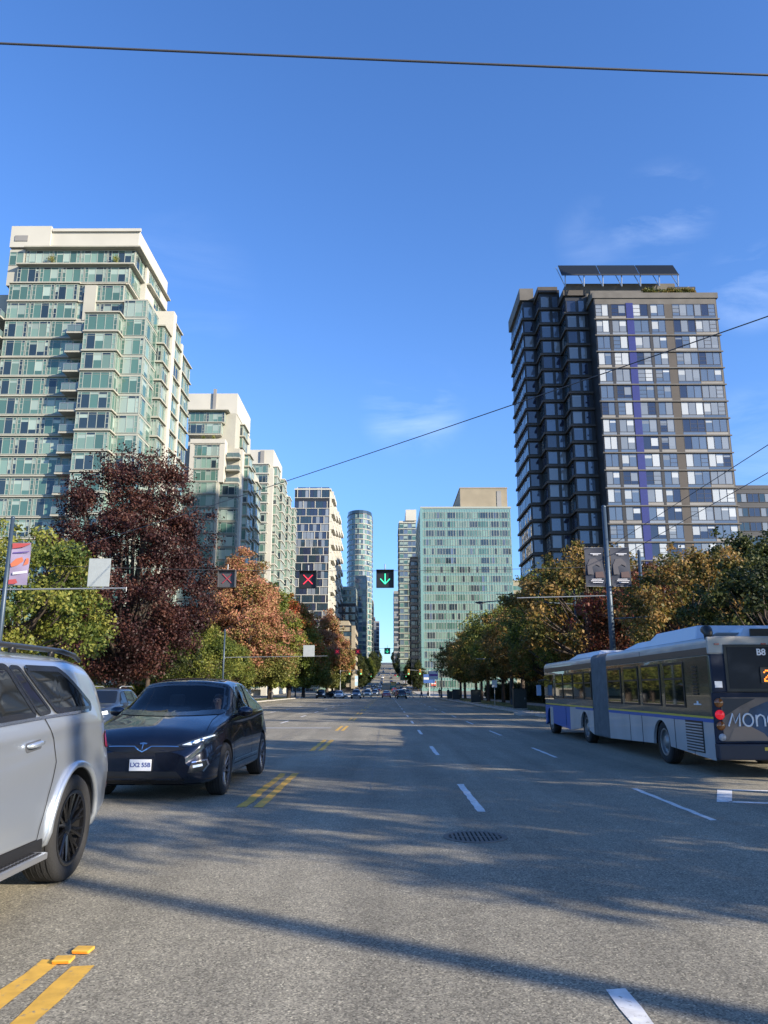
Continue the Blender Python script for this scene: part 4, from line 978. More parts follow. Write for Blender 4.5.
    def cut(s, view, poly, inset=.03):
        cx_ = sum(p[0] for p in poly) / len(poly); cy_ = sum(p[1] for p in poly) / len(poly)
        pl = [(u + (cx_ - u) * inset * 2, v + (cy_ - v) * inset * 2) for u, v in poly]
        def ins(x, y):
            c = False; j = len(pl) - 1
            for i in range(len(pl)):
                if (pl[i][1] > y) != (pl[j][1] > y) and x < (pl[j][0] - pl[i][0]) * (y - pl[i][1]) / (pl[j][1] - pl[i][1]) + pl[i][0]: c = not c
                j = i
            return c
        ref = {'L': Vector((1, 0, 0)), 'R': Vector((-1, 0, 0)), 'F': Vector((0, -1, 0)), 'T': Vector((0, 0, 1))}[view]
        bm = bmesh.new(); bm.from_mesh(s.body.data); kill = []
        for f in bm.faces:
            c = f.calc_center_median(); u, v = (c.x, c.z) if view == 'F' else (c.x, c.y + s.L / 2) if view == 'T' else (c.y + s.L / 2, c.z)
            if f.normal.dot(ref) > .2 and ins(u, v) and (view != 'F' or c.y < 0.4) : kill.append(f)
        bmesh.ops.delete(bm, geom=kill, context='FACES'); bm.to_mesh(s.body.data); bm.free()

def round_poly(poly, r):
    out = []; n = len(poly)
    for i in range(n):
        p0, p1, p2 = Vector((*poly[i - 1], 0)), Vector((*poly[i], 0)), Vector((*poly[(i + 1) % n], 0))
        a = (p0 - p1); b = (p2 - p1); d = min(r, a.length * .45, b.length * .45); a = p1 + a.normalized() * d; b = p1 + b.normalized() * d
        for t in (0, .25, .5, .75, 1): q = a * (1 - t) ** 2 + p1 * 2 * t * (1 - t) + b * t * t; out.append((q.x, q.y))
    return out

def wheel(parent, x, y, r, wd, side, rim_r, rimm, spokes=10, name='wheel', style='Y'):
    """side=+1: outer face towards +x"""
    e = empty(name, (x, y, r), 0, parent)
    M = Matrix.Rotation(side * R(90), 4, 'Y'); h = wd / 2
    t = MB(); t.lathe([(rim_r, -h * .9), (rim_r + .03, -h), (r - .03, -h), (r, -h * .75), (r, h * .75), (r - .025, h * .98), (rim_r + .035, h), (rim_r, h * .88), (rim_r - .02, h * .5)], M_TYRE, 56, M)
    if r > .3:
        for k in range(-2, 3):
            z_ = k * h * .32; t.lathe([(r + .0005, z_ - .006), (r + .001, z_ - .006), (r + .001, z_ + .006), (r + .0005, z_ + .006)], M_TREAD, 56, M)
    t.build('tyre', e, smooth=True)
    q = MB(); q.lathe([(rim_r - .005, -h * .6), (rim_r - .012, h * .5), (rim_r + .004, h * .86), (rim_r - .02, h * .9), (rim_r - .03, h * .55), (rim_r - .05, h * .1), (rim_r - .06, -h * .3), (.02, -h * .35), (.001, -h * .35)], rimm if style == 'truck' else M_TREAD, 40, M)
    q.lathe([(rim_r - .012, h * .84), (rim_r + .006, h * .93), (rim_r - .01, h * .96), (rim_r - .028, h * .9), (rim_r - .03, h * .7)], rimm, 48, M)
    q.lathe([(.075, h * .3), (.07, h * .72), (.03, h * .78), (.001, h * .78)], rimm, 20, M)
    if style == 'truck':
        q.lathe([(rim_r - .03, h * .5), (rim_r - .08, h * .35), (.14, h * .55), (.12, h * .8), (.08, h * .95), (.001, h * .97)], rimm, 32, M)
        for i in range(8):
            a = i * math.pi / 4; q.tube([M @ Vector((.19 * math.cos(a), .19 * math.sin(a), h * .35)), M @ Vector((.19 * math.cos(a), .19 * math.sin(a), h * .62))], .014, M_CHR, 6)
    else:
        for i in range(spokes):
            a = 2 * math.pi * i / spokes
            for da in ((-.07, .07) if style == 'Y' else (0,)):
                c0, c1 = a + da * .3, a + da * 1.9
                p = [M @ Vector((rr_ * math.cos(c), rr_ * math.sin(c), zz)) for rr_, c, zz in ((.06, c0, h * .62), (rim_r * .55, (c0 + c1) / 2, h * .72), (rim_r - .015, c1, h * .84))]
                q.tube(p, [.02, .015, .013], rimm, 6)
        q.lathe([(rim_r * .62, -h * .1), (rim_r * .62, -h * .02), (.05, -h * .02)], mat('brake_disc', (.2, .2, .2), .35, .9), 32, M)
    q.build('rim', e, smooth=False, autosm=40)
    return e

def text_obj(name, s_, size, m, parent, M, ext=.002, font_w=0.0, align='CENTER'):
    c = bpy.data.curves.new(name, 'FONT'); c.body = s_; c.size = size; c.align_x = align; c.align_y = 'CENTER'; c.extrude = ext; c.offset = font_w
    c.materials.append(m); o = bpy.data.objects.new(name, c); COL.objects.link(o)
    dg = bpy.context.evaluated_depsgraph_get(); me = bpy.data.meshes.new_from_object(o.evaluated_get(dg)); bpy.data.objects.remove(o)
    return link(name, me, parent, M)
FACE_S = Matrix(((1, 0, 0, 0), (0, 0, -1, 0), (0, 1, 0, 0), (0, 0, 0, 1)))     # text facing -Y

# ------- silver SUV (nearest, seen from its rear left)
SUV = dict(L=5.2, W=2.02, r=.405, ra=.455, ax1=.92, ax2=4.06,
  zb=[(0, .42), (.15, .28), (.6, .30), (4.6, .32), (5.0, .40), (5.2, .52)],
  zt=[(0, .75), (.06, .98), (.35, 1.10), (1.5, 1.2), (2.3, 1.70), (2.8, 1.79), (4.3, 1.79), (4.72, 1.75), (4.92, 1.64), (5.02, 1.36), (5.1, 1.12), (5.17, .98), (5.2, .80)],
  belt=[(0, .7), (.4, .98), (1.5, 1.13), (3, 1.18), (4.2, 1.25), (4.9, 1.24), (5.1, 1.08), (5.2, .8)],
  wm=[(0, .70), (.12, .86), (.4, .97), (1.0, 1.0), (4.3, 1.01), (4.7, .99), (5.0, .93), (5.2, .80)],
  wb=[(0, .6), (.2, .8), (.6, .90), (1.2, .93), (4.2, .955), (4.7, .93), (5.0, .86), (5.2, .75)],
  wt=[(0, .5), (.3, .74), (1.4, .80), (2.4, .76), (4.3, .77), (4.8, .75), (5.0, .78), (5.2, .70)])
P_SILV = mat('silver_paint', (.60, .65, .71), .30, .80, coat=.8)
sv = Car(SUV, 'silver_suv', 'silver-grey SUV with black wheels, nearest car, cut by the left edge', P_SILV, 'car', loc=(-3.82, 5.60, 0), res=.035, n=8)
sv.e.scale = (1.07, 1.07, 1.07)
V = 'L'; TR = mat('window_trim', (.010, .010, .011), .25, coat=.3)
def window(car, view, poly, name='window', trim=.022, m=M_CARGL, rnd=.04, chrome=None):
    o = car.patch(view, poly, name, m, .009, rnd=rnd)
    rp = round_poly(poly, rnd); car.line(view, rp, trim * 2, 'window_trim', TR, .0115, parent=o, closed=True)
    return o
for view in ('L', 'R'):
    window(sv, view, [(3.72, 1.33), (3.36, 1.655), (3.95, 1.66), (4.10, 1.60), (4.48, 1.37), (4.44, 1.33)])
    window(sv, view, [(3.42, 1.31), (3.12, 1.655), (3.27, 1.655), (3.62, 1.325)], trim=.015)
    window(sv, view, [(2.36, 1.27), (2.36, 1.655), (3.07, 1.655), (3.36, 1.31)])
    window(sv, view, [(1.5, 1.22), (2.1, 1.58), (2.28, 1.65), (2.28, 1.27)])
    sv.line(view, [(1.45, 1.185), (2.3, 1.235), (3.5, 1.285), (4.38, 1.315)], .022, 'belt_moulding', M_CHR, .014)
    sv.line(view, [(3.50, 1.28), (3.62, 1.12), (3.64, .95), (3.50, .72), (3.42, .5), (3.40, .42)], .012, 'panel_gap', M_SEAM, .003)
    sv.line(view, [(2.32, 1.24), (2.34, .8), (2.33, .42)], .012, 'panel_gap', M_SEAM, .003)
    sv.line(view, [(2.5, .42), (3.4, .42)], .012, 'panel_gap', M_SEAM, .003)
    # door handle in a shallow cup
    for hl in (3.28, 2.12):
        sv.patch(view, [(hl - .13, 1.045), (hl + .13, 1.065), (hl + .13, 1.135), (hl - .13, 1.115)], 'handle_cup', mat('handle_cup', (.16, .17, .19), .4, .6), .002, rnd=.03)
        hd = MB(); a = [sv.proj(view, hl + dx, 1.10 + dx * .08) for dx in (-.11, -.09, -.03, .03, .09, .11)]
        hd.tube([h + n_ * o_ for (h, n_, d), o_ in zip(a, (.005, .03, .04, .04, .03, .005))], [.012, .018, .02, .02, .018, .012], P_SILV, 10); hd.build('door_handle', sv.e, smooth=True)
    # flared arch lips
    for ax in (SUV['ax1'], SUV['ax2']):
        f = MB(); pts_ = []
        sx = 1 if view == 'L' else -1
        ring = []
        for i in range(25):
            a = R(-14 + 208 * i / 24); u = ax + math.cos(a) * .475; v = .42 + math.sin(a) * .475
            h, n_, d = sv.proj(view, u, max(v, .34)); ring.append(h + Vector((sx * .006, 0, 0)))
        f.tube(ring, .030, P_SILV, 8); f.build('wheel_arch_lip', sv.e, smooth=True)
    # rocker cladding and running board
    sx = 1 if view == 'L' else -1
    rb = MB(); rb.box(sx * .78, sx * 1.005, 1.45 - 2.6, 3.50 - 2.6, .27, .42, M_BLKP); rb.build('rocker', sv.e, bevel=.02)
    rb = MB(); rb.box(sx * .98, sx * 1.10, 1.5 - 2.6, 3.38 - 2.6, .30, .345, mat('running_board', (.45, .46, .48), .35, .8)); ro = rb.build('running_board', sv.e, bevel=.012)
    pd = MB()
    for i in range(34):
        for j in range(2): pd.box(sx * (1.005 + j * .045), sx * (1.03 + j * .045), -1.06 + i * .053, -1.03 + i * .053, .3455, .350, M_BLKP)
    pd.build('tread_pad', ro)
    # roof rail
    rl = MB(); rl.tube([(sx * .70, 2.0 - 2.6, 1.74), (sx * .71, 2.12 - 2.6, 1.80), (sx * .715, 2.5 - 2.6, 1.825), (sx * .715, 4.2 - 2.6, 1.825), (sx * .71, 4.5 - 2.6, 1.80), (sx * .70, 4.66 - 2.6, 1.755)], [.02, .022, .022, .022, .022, .018], mat('rail_grey', (.08, .085, .09), .3, .7), 10)
    for yy in (2.6, 3.3, 4.0): rl.box(sx * .695, sx * .73, yy - 2.62, yy - 2.56, 1.77, 1.83, M_BLKP)
    rl.build('roof_rail', sv.e, smooth=True)
    # tail lamp wrapping the corner and rear reflector
    sv.patch(view, [(4.80, 1.09), (4.78, .99), (5.0, .95), (5.13, .97), (5.13, 1.08), (5.0, 1.12)], 'tail_lamp', M_REDL, .012, rnd=.02)
    sv.patch(view, [(4.97, .60), (4.96, .64), (5.10, .65), (5.11, .61)], 'reflector', M_REDL, .006)
    sv.patch(view, [(3.06, .90), (3.06, .96), (3.15, .96), (3.15, .90)], 'trim_clip', M_BLKP, .002) if False else None
    m_ = MB(); m_.lathe([(.001, -.08), (.06, -.07), (.10, -.02), (.105, .05), (.09, .1), (.001, .11)], P_SILV, 16, Matrix.Translation((sx * 1.08, 1.72 - 2.6, 1.20)) @ Matrix.Diagonal((1.0, .8, .85, 1)) @ Matrix.Rotation(R(90), 4, 'X')); m_.build('mirror', sv.e, smooth=True)
sv.patch('B', [(-.62, 1.30), (-.55, 1.62), (.55, 1.62), (.62, 1.30)], 'rear_window', M_CARGL, .008, rnd=.05)
sv.patch('F', [(-.72, 1.24), (-.60, 1.66), (.60, 1.66), (.72, 1.24)], 'windshield', M_CARGL, .008, rnd=.05)
rb = MB(); rb.box(-.68, .68, -.75, -.69, 1.82, 1.855, M_BLKP); rb.box(-.68, .68, .35, .41, 1.82, 1.855, M_BLKP); rb.build('crossbar', sv.e, bevel=.01)
for sx in (-1, 1):
    for ax in ('ax1', 'ax2'): wheel(sv.e, sx * .865, SUV[ax] - 2.6, .405, .28, sx, .285, M_RIMB, 10)

# ------- dark blue electric crossover facing the camera
TES = dict(L=5.04, W=2.0, r=.375, ra=.415, ax1=.97, ax2=3.93, sig=.06,
  zb=[(0, .34), (.1, .22), (.5, .20), (4.5, .22), (4.9, .34), (5.04, .45)],
  zt=[(0, .64), (.03, .74), (.12, .84), (.35, .97), (.8, 1.09), (1.22, 1.18), (1.45, 1.28), (2.2, 1.66), (2.6, 1.71), (3.0, 1.715), (3.5, 1.67), (4.1, 1.52), (4.6, 1.30), (4.9, 1.14), (5.04, .9)],
  belt=[(0, .58), (.2, .82), (.6, .98), (1.3, 1.08), (3, 1.12), (4.0, 1.17), (4.6, 1.15), (5.04, .8)],
  wm=[(0, .66), (.05, .74), (.15, .86), (.35, .94), (.7, .985), (1.1, 1.0), (2.2, .985), (3.9, 1.0), (4.5, .96), (4.9, .85), (5.04, .72)],
  wb=[(0, .58), (.15, .80), (.4, .88), (1.0, .93), (3, .94), (4.1, .93), (4.7, .84), (5.04, .66)],
  wt=[(0, .45), (.2, .70), (1.1, .80), (1.5, .80), (2.3, .73), (3.2, .72), (4.2, .67), (5.04, .56)])
P_NAVY = mat('midnight_paint', (.014, .018, .032), .24, .5, coat=1.0)
tz = Car(TES, 'dark_blue_car', 'dark blue electric car with driver behind the windshield, facing the camera', P_NAVY, 'car', loc=(-3.53, 14.4, 0), rz=R(-1.6), res=.032, n=8)
tz.e.scale = (1.04, 1.03, 1.04)
ws = [(-.85, 1.185), (-.70, 1.60), (-.3, 1.65), (.3, 1.65), (.70, 1.60), (.85, 1.185), (.45, 1.17), (0, 1.165), (-.45, 1.17)]
sw1 = [(1.76, 1.16), (2.1, 1.38), (2.42, 1.55), (2.86, 1.60), (2.86, 1.16)]; sw2 = [(2.98, 1.16), (2.98, 1.605), (3.5, 1.565), (3.9, 1.46), (4.28, 1.31), (4.36, 1.22), (4.1, 1.19)]
tz.cut('F', ws, .05); tz.cut('L', sw1, .06); tz.cut('R', sw1, .06)
def clearwin(view, poly, name, rnd=.03):
    o = tz.patch(view, poly, name, M_CLEAR, .006, rnd=rnd); rp = round_poly(poly, rnd)
    cx_ = sum(p[0] for p in rp) / len(rp); cy_ = sum(p[1] for p in rp) / len(rp)
    ins_ = [(u + (cx_ - u) * .03, v + (cy_ - v) * .05) for u, v in rp]
    tz.line(view, ins_, .07, 'frit', TR, .008, parent=o, closed=True); return o
rf = [(-.54, 2.36), (-.54, 3.3), (.54, 3.3), (.54, 2.36)]; tz.cut('T', rf, .05); clearwin('T', rf, 'roof_glass', .06); clearwin('F', ws, 'windshield', .06); clearwin('L', sw1, 'window'); clearwin('R', sw1, 'window')
for view in ('L', 'R'):
    sx = 1 if view == 'L' else -1
    window(tz, view, sw2)
    tz.line(view, [(1.70, 1.135), (2.3, 1.14), (3.2, 1.145), (4.1, 1.17), (4.42, 1.21), (4.2, 1.37), (3.9, 1.49), (3.5, 1.60), (2.9, 1.635), (2.40, 1.59), (2.0, 1.37), (1.68, 1.15)], .016, 'window_moulding', M_CHR, .013)
    tz.line(view, [(1.42, 1.06), (1.44, .7), (1.5, .42)], .010, 'panel_gap', M_SEAM); tz.line(view, [(2.90, 1.06), (2.90, .4)], .010, 'panel_gap', M_SEAM); tz.line(view, [(1.5, .40), (3.4, .40)], .010, 'panel_gap', M_SEAM)
    tz.line(view, [(1.5, .46), (3.4, .46)], .02, 'sill_trim', M_CHR, .004)
    for hl in (2.65, 3.45): tz.line(view, [(hl - .12, .93), (hl + .12, .945)], .035, 'door_handle', M_CHR, .006)
    # mirror on a stalk
    m_ = MB(); m_.lathe([(.001, -.10), (.065, -.085), (.095, -.03), (.10, .03), (.08, .08), (.001, .10)], P_NAVY, 18, Matrix.Translation((sx * 1.07, 1.85 - 2.52, 1.19)) @ Matrix.Diagonal((1.25, .8, .8, 1)) @ Matrix.Rotation(R(90), 4, 'X'))
    m_.tube([(sx * .88, 1.87 - 2.52, 1.12), (sx * 1.02, 1.86 - 2.52, 1.16)], .03, M_BLKP, 8); m_.build('mirror', tz.e, smooth=True)
    # head lamp: dark housing with bright signature
    hl_ = [(sx * .46, .765), (sx * .60, .82), (sx * .80, .885), (sx * .91, .92), (sx * .92, .86), (sx * .88, .79), (sx * .74, .755), (sx * .58, .74)]
    if sx < 0: hl_ = hl_[::-1]
    h_ = tz.patch('F', hl_, 'headlight', mat('lamp_housing', (.03, .035, .04), .1, coat=1), .006, grid=.03)
    inner = [(sx * .54, .768), (sx * .66, .81), (sx * .84, .87), (sx * .90, .895), (sx * .90, .875), (sx * .82, .84), (sx * .74, .79), (sx * .66, .765)]
    tz.patch('F', inner if sx > 0 else inner[::-1], 'lamp_element', M_LED, .010, parent=h_, grid=.03)
    for q in (.68, .79): ll = MB(); h1, n1, _ = tz.proj('F', sx * q, .79 + (q - .68) * .25); ll.lathe([(.034, 0), (.030, .012), (.001, .02)], M_CHR, 12, Matrix.Translation(h1 + n1 * .012) @ Matrix.Rotation(R(90), 4, 'X')); ll.build('projector', h_, smooth=True)
    # fog lamp recess with bright bezel
    fg = [(sx * .66, .40), (sx * .70, .53), (sx * .86, .56), (sx * .88, .50), (sx * .84, .42)]
    g_ = tz.patch('F', fg if sx > 0 else fg[::-1], 'fog_lamp', M_BLKP, .006, grid=.03)
    tz.line('F', [(sx * .84, .41), (sx * .89, .50), (sx * .87, .565), (sx * .70, .535)], .018, 'bezel', M_CHR, .011, parent=g_)
    tz.line('F', [(sx * .72, .48), (sx * .83, .50)], .03, 'lamp_element', M_LED, .010, parent=g_)
# nose: dark slot, chrome line dipping to the emblem, lower intake, plate
tz.patch('F', [(-.60, .715), (-.45, .69), (0, .655), (.45, .69), (.60, .715), (.5, .75), (.2, .775), (-.2, .775), (-.5, .75)], 'grille', M_BLKP, .005, grid=.03)
tz.line('F', [(-.50, .748), (-.35, .752), (-.12, .752), (-.07, .72), (0, .685), (.07, .72), (.12, .752), (.35, .752), (.50, .748)], .013, 'grille_moulding', M_CHR, .009)
em = tz.patch('F', [(-.055, .790), (0, .80), (.055, .790), (.045, .773), (.012, .777), (0, .703), (-.012, .777), (-.045, .773)], 'emblem', M_CHR, .016, grid=.05)
tz.patch('F', [(-.62, .30), (-.50, .42), (.50, .42), (.62, .30), (.5, .25), (-.5, .25)], 'lower_intake', M_BLKP, .005, grid=.04)
tz.line('F', [(-.80, .235), (-.4, .215), (.4, .215), (.80, .235)], .03, 'lip', M_BLKP, .008)
tz.line('T', [(-.80, .42), (-.76, .9), (-.78, 1.25)], .008, 'panel_gap', M_SEAM); tz.line('T', [(.80, .42), (.76, .9), (.78, 1.25)], .008, 'panel_gap', M_SEAM)
pl = MB().box(-.155, .155, -2.56, -2.548, .43, .585, M_PLATE).build('licence_plate', tz.e, bevel=.004)
text_obj('lettering', 'LX2 55B', .082, M_PLTXT, pl, Matrix.Translation((0, -2.562, .508)) @ FACE_S, .001, .002)
for sx in (-1, 1):
    for ax in ('ax1', 'ax2'): wheel(tz.e, sx * .875, TES[ax] - 2.52, .375, .25, sx, .255, M_RIMS, 10, style='I')
# cabin
cb = MB(); cb.box(-.86, .86, 1.35 - 2.52, 4.2 - 2.52, .40, .5, M_SEAT); cb.box(-.80, .80, 1.30 - 2.52, 1.72 - 2.52, .9, 1.04, M_SEAT); cb.build('cabin_floor', tz.e, bevel=.02)
for sx in (-.40, .40):
    st = MB(); st.box(sx - .25, sx + .25, 2.35 - 2.52, 2.9 - 2.52, .5, .72, M_SEAT); st.box(sx - .24, sx + .24, 2.85 - 2.52, 3.02 - 2.52, .65, 1.24, M_SEAT); st.box(sx - .13, sx + .13, 2.90 - 2.52, 3.0 - 2.52, 1.26, 1.46, M_SEAT); st.build('seat', tz.e, bevel=.05)
MB().box(-.7, .7, 3.6 - 2.52, 3.8 - 2.52, .6, 1.2, M_SEAT).build('rear_seat', tz.e, bevel=.05)
sw_ = MB(); Mw = Matrix.Translation((.40, 2.0 - 2.52, 1.00)) @ Matrix.Rotation(R(68), 4, 'X')
ring = [Mw @ Vector((.18 * math.cos(a), .18 * math.sin(a), 0)) for a in [2 * math.pi * i / 24 for i in range(25)]]; sw_.tube(ring, .014, M_BLKP, 8); sw_.tube([Mw @ Vector((-.17, 0, 0)), Mw @ Vector((.17, 0, 0))], .015, M_BLKP, 6); sw_.build('steering_wheel', tz.e, smooth=True)

# ------- generic cars for traffic
GEN = dict(L=4.7, W=1.88, r=.35, ra=.39, ax1=.92, ax2=3.68,
  zb=[(0, .35), (.15, .24), (4.5, .26), (4.7, .42)],
  zt=[(0, .66), (.08, .85), (.5, .98), (1.25, 1.08), (2.0, 1.58), (2.4, 1.66), (3.6, 1.66), (4.2, 1.55), (4.5, 1.15), (4.66, 1.0), (4.7, .8)],
  belt=[(0, .6), (.4, .86), (1.3, 1.0), (3, 1.03), (4.3, 1.06), (4.7, .8)],
  wm=[(0, .64), (.12, .80), (.4, .90), (1, .93), (3.8, .94), (4.4, .88), (4.7, .74)],
  wb=[(0, .55), (.2, .74), (.8, .86), (3.8, .88), (4.4, .82), (4.7, .66)],
  wt=[(0, .45), (.3, .7), (1.2, .74), (2.1, .62), (3.7, .62), (4.3, .6), (4.7, .62)])
SED = dict(GEN, zt=[(0, .60), (.08, .78), (.5, .88), (1.25, .96), (2.0, 1.36), (2.4, 1.44), (3.1, 1.42), (3.9, 1.10), (4.5, 1.02), (4.66, .92), (4.7, .7)], belt=[(0, .55), (.4, .80), (1.3, .90), (3, .93), (4.3, .95), (4.7, .7)])
def gen_car(S, name, label, pm, group, loc, rz, res=.09, n=4):
    c = Car(S, name, label, pm, 'car', group, loc, rz, res, n)
    hi = 1 if S is GEN else .86
    b = 1.07 * hi
    for view in ('L', 'R'):
        sx = 1 if view == 'L' else -1
        window(c, view, [(1.62, b), (2.12, 1.50 * hi), (2.42, 1.56 * hi), (2.42, b)], trim=.012)
        window(c, view, [(2.52, b), (2.52, 1.56 * hi), (3.3, 1.55 * hi), (3.3, b)] if hi == 1 else [(2.52, b), (2.52, 1.35), (3.05, 1.33), (3.5, b + .05), (3.4, b)], trim=.012)
        if hi == 1: window(c, view, [(3.4, b), (3.4, 1.55), (3.9, 1.50), (4.15, b + .05)], trim=.012)
        c.line(view, [(2.47, b), (2.47, .4)], .014, 'panel_gap', M_SEAM); c.line(view, [(3.35, b), (3.35, .5)], .014, 'panel_gap', M_SEAM)
        for hl in (2.25, 3.1): c.line(view, [(hl - .1, .93 * hi), (hl + .1, .93 * hi)], .03, 'door_handle', M_CHR, .01)
        hl_ = [(sx * .48, .68 * hi), (sx * .5, .78 * hi), (sx * .76, .84 * hi), (sx * .80, .72 * hi)]
        c.patch('F', hl_, 'headlight', M_LED, .008)
        c.patch('B', [(sx * .5, .86 * hi), (sx * .5, .98 * hi), (sx * .80, 1.0 * hi), (sx * .82, .86 * hi)], 'tail_lamp', M_REDL, .008)
        MB().box(sx * .92, sx * 1.10, 1.62 - 2.35, 1.72 - 2.35, .98 * hi, 1.12 * hi, pm).build('mirror', c.e, bevel=.03)
    c.patch('F', [(-.72, 1.10 * hi), (-.56, 1.55 * hi), (.56, 1.55 * hi), (.72, 1.10 * hi)], 'windshield', M_CARGL, .008, rnd=.05)
    c.patch('B', [(-.60, 1.16 * hi), (-.52, 1.50 * hi if hi == 1 else 1.36), (.52, 1.50 * hi if hi == 1 else 1.36), (.60, 1.16 * hi)], 'rear_window', M_CARGL, .008, rnd=.05)
    c.patch('F', [(-.42, .5), (-.45, .70 * hi), (.45, .70 * hi), (.42, .5)], 'grille', M_BLKP, .006)
    MB().box(-.15, .15, 2.35, 2.36, .58, .66, M_PLATE).build('licence_plate', c.e)
    for sx in (-1, 1):
        for ax in ('ax1', 'ax2'): wheel(c.e, sx * .81, S[ax] - 2.35, .35, .22, sx, .23, M_RIMS, 6, style='I')
    return c
P_GB = paint('grey_blue_paint', (.035, .05, .075)); P_BLK = paint('black_paint', (.008, .008, .009)); P_RED = paint('red_paint', (.28, .01, .012)); P_WHT = paint('white_paint', (.62, .62, .62), .0); P_GRY = paint('grey_paint', (.12, .12, .125)); P_PNK = paint('maroon_paint', (.22, .03, .05)); P_BEI = paint('beige_paint', (.38, .33, .25), .1)
c3 = gen_car(GEN, 'grey_blue_suv', 'grey-blue car with roof rails behind the silver SUV', P_GB, None, (-11.2, 31.5, 0), R(1), .06, 5)
for sx in (-1, 1): MB().tube([(sx * .58, -.2, 1.66), (sx * .59, 0, 1.73), (sx * .59, 1.3, 1.73), (sx * .58, 1.6, 1.64)], .02, M_RAIL, 8).build('roof_rail', c3.e, smooth=True)
GC = 'cars in the far traffic'
pA = gen_car(GEN, 'suv', 'black SUV driving away just before the junction, right of the lane line', P_BLK, GC, (2.7, 146, 0), R(180))
pB = gen_car(SED, 'sedan', 'maroon sedan stopped beside the black SUV near the junction', P_PNK, GC, (-.15, 158, 0), R(180))
def traffic(src, x, y, rz, m, label, nm='car'):
    dz = (float(hill(y + 2)) - float(hill(y - 2))) / 4
    c = copy_tree(src.e); c.name = nm; c.location = (x, y, float(hill(y)) + .004); c.rotation_euler = (0, 0, rz); c['label'] = label; c.rotation_euler.rotate_axis('X', math.atan(dz) * (1 if abs(rz) < 1 else -1))
    for ch in c.children:
        if ch.name.split('.')[0] in ('body', 'mirror'):
            ch.material_slots[0].link = 'OBJECT'; ch.material_slots[0].material = m
    return c
FL = [(pA, 2.55, 168, 180, P_RED, 'red car in front of the black SUV near the junction', 'suv'), (pA, -5.8, 148, 0, P_GRY, 'grey SUV coming towards the camera before the junction, left lanes', 'suv'),
 (pA, -4.3, 172, 0, P_BEI, 'beige van-like car in the junction behind the grey SUV', 'van'), (pB, -10.6, 163, 75, P_BLK, 'black car turning at the left corner of the junction', 'sedan'), (pA, -13.0, 156, 0, P_BLK, 'black SUV beside the left kerb under the last red maple', 'suv'),
 (pB, -9.2, 152, 0, P_WHT, 'white sedan coming towards the camera left of the grey SUV', 'sedan')]
for i, (x, y, s_, m) in enumerate([(-3, 520, 0, P_WHT), (2.5, 505, 180, P_BLK), (-5.8, 560, 0, P_BLK), (2.4, 590, 180, P_GRY), (-3, 640, 0, P_GRY), (5.6, 560, 180, P_RED), (2.4, 690, 180, P_BLK), (-3, 720, 0, P_BLK), (-3.2, 205, 0, P_GB), (-6.2, 214, 0, P_BLK), (-3.3, 222, 0, P_WHT), (-6.0, 236, 0, P_GRY), (-3.2, 240, 0, P_GB), (-3.3, 262, 0, P_RED), (-6.2, 258, 0, P_WHT), (2.6, 215, 180, P_BLK), (5.8, 228, 180, P_GRY), (2.4, 245, 180, P_GB), (5.6, 262, 180, P_WHT), (-3.0, 300, 0, P_BLK), (-6, 320, 0, P_GRY), (2.5, 290, 180, P_RED), (5.6, 310, 180, P_BLK), (2.4, 340, 180, P_GRY), (-3.2, 350, 0, P_WHT), (-6, 372, 0, P_BLK), (2.5, 385, 180, P_WHT), (5.8, 400, 180, P_GRY), (-3, 410, 0, P_GB), (2.4, 440, 180, P_BLK), (-3, 470, 0, P_GRY)]):
    nm_ = {id(P_GB): 'blue-grey', id(P_BLK): 'black', id(P_WHT): 'white', id(P_GRY): 'grey', id(P_RED): 'red'}[id(m)]
    FL.append(([pA, pB][i % 2], x, y, s_, m, f'{nm_} car on the climbing street beyond the junction, {"coming down" if s_ == 0 else "driving up"}', 'car'))
for src, x, y, rz, m, lab, nm in FL: traffic(src, x, y, R(rz), m, lab, nm)

# ------- articulated bus
M_BUSG = mat('bus_grey', (.38, .395, .41), .4, .1, coat=.3, var=.16, vscale=1.3); M_BUSO = mat('bus_dark_band', (.045, .045, .028), .25, coat=.6); M_BUSB = mat('bus_blue', (.004, .085, .33), .5, coat=.15); M_BUSR = mat('bus_roof_panel', (.34, .335, .325), .4, .1, coat=.3, var=.15, vscale=1.5)
M_BUSY = mat('bus_yellow', (.55, .42, .05), .5); M_BELLSHADE = mat('bellows_shade', (.07, .072, .078), .8)
M_BELL = mat('bellows', (.17, .175, .185), .75, var=.2, vscale=4); M_ROOFREFL = mat('bus_brown_reflection', (.10, .065, .045), .5); M_BNAVY = mat('bus_navy', (.010, .018, .04), .6, spec=.25); M_BGL = mat('bus_window_glass', (.012, .014, .012), .025, spec=.5, ior=3.0)
M_WTXT = mat('white_lettering', (.75, .77, .8), .5); M_LEDO = mat('orange_led', (.6, .15, .02), .4, emit=(1, .22, .02), estr=1.6)
BX, BY = 6.18, 15.08
bus = empty('articulated_bus', (BX, BY, 0)); uid(bus, 'grey and blue articulated bus standing in the right lane, rear towards the camera', 'bus')
def bs(px, z=1.5): return (BX * 770 / (px - 387) + .225 * (H_CAM - z)) / .974 - BY
BW = 2.45; BLn = 16.0
def rsec(hw, z0, z1, r=.10, rb=.05):
    o = []
    for cx_, cz, a0, rr_ in ((hw - rb, z0 + rb, -90, rb), (hw - r, z1 - r, 0, r), (-hw + r, z1 - r, 90, r), (-hw + rb, z0 + rb, 180, rb)):
        for k in range(5): a = R(a0 + 90 * k / 4); o.append((cx_ + rr_ * math.cos(a), cz + rr_ * math.sin(a)))
    return o
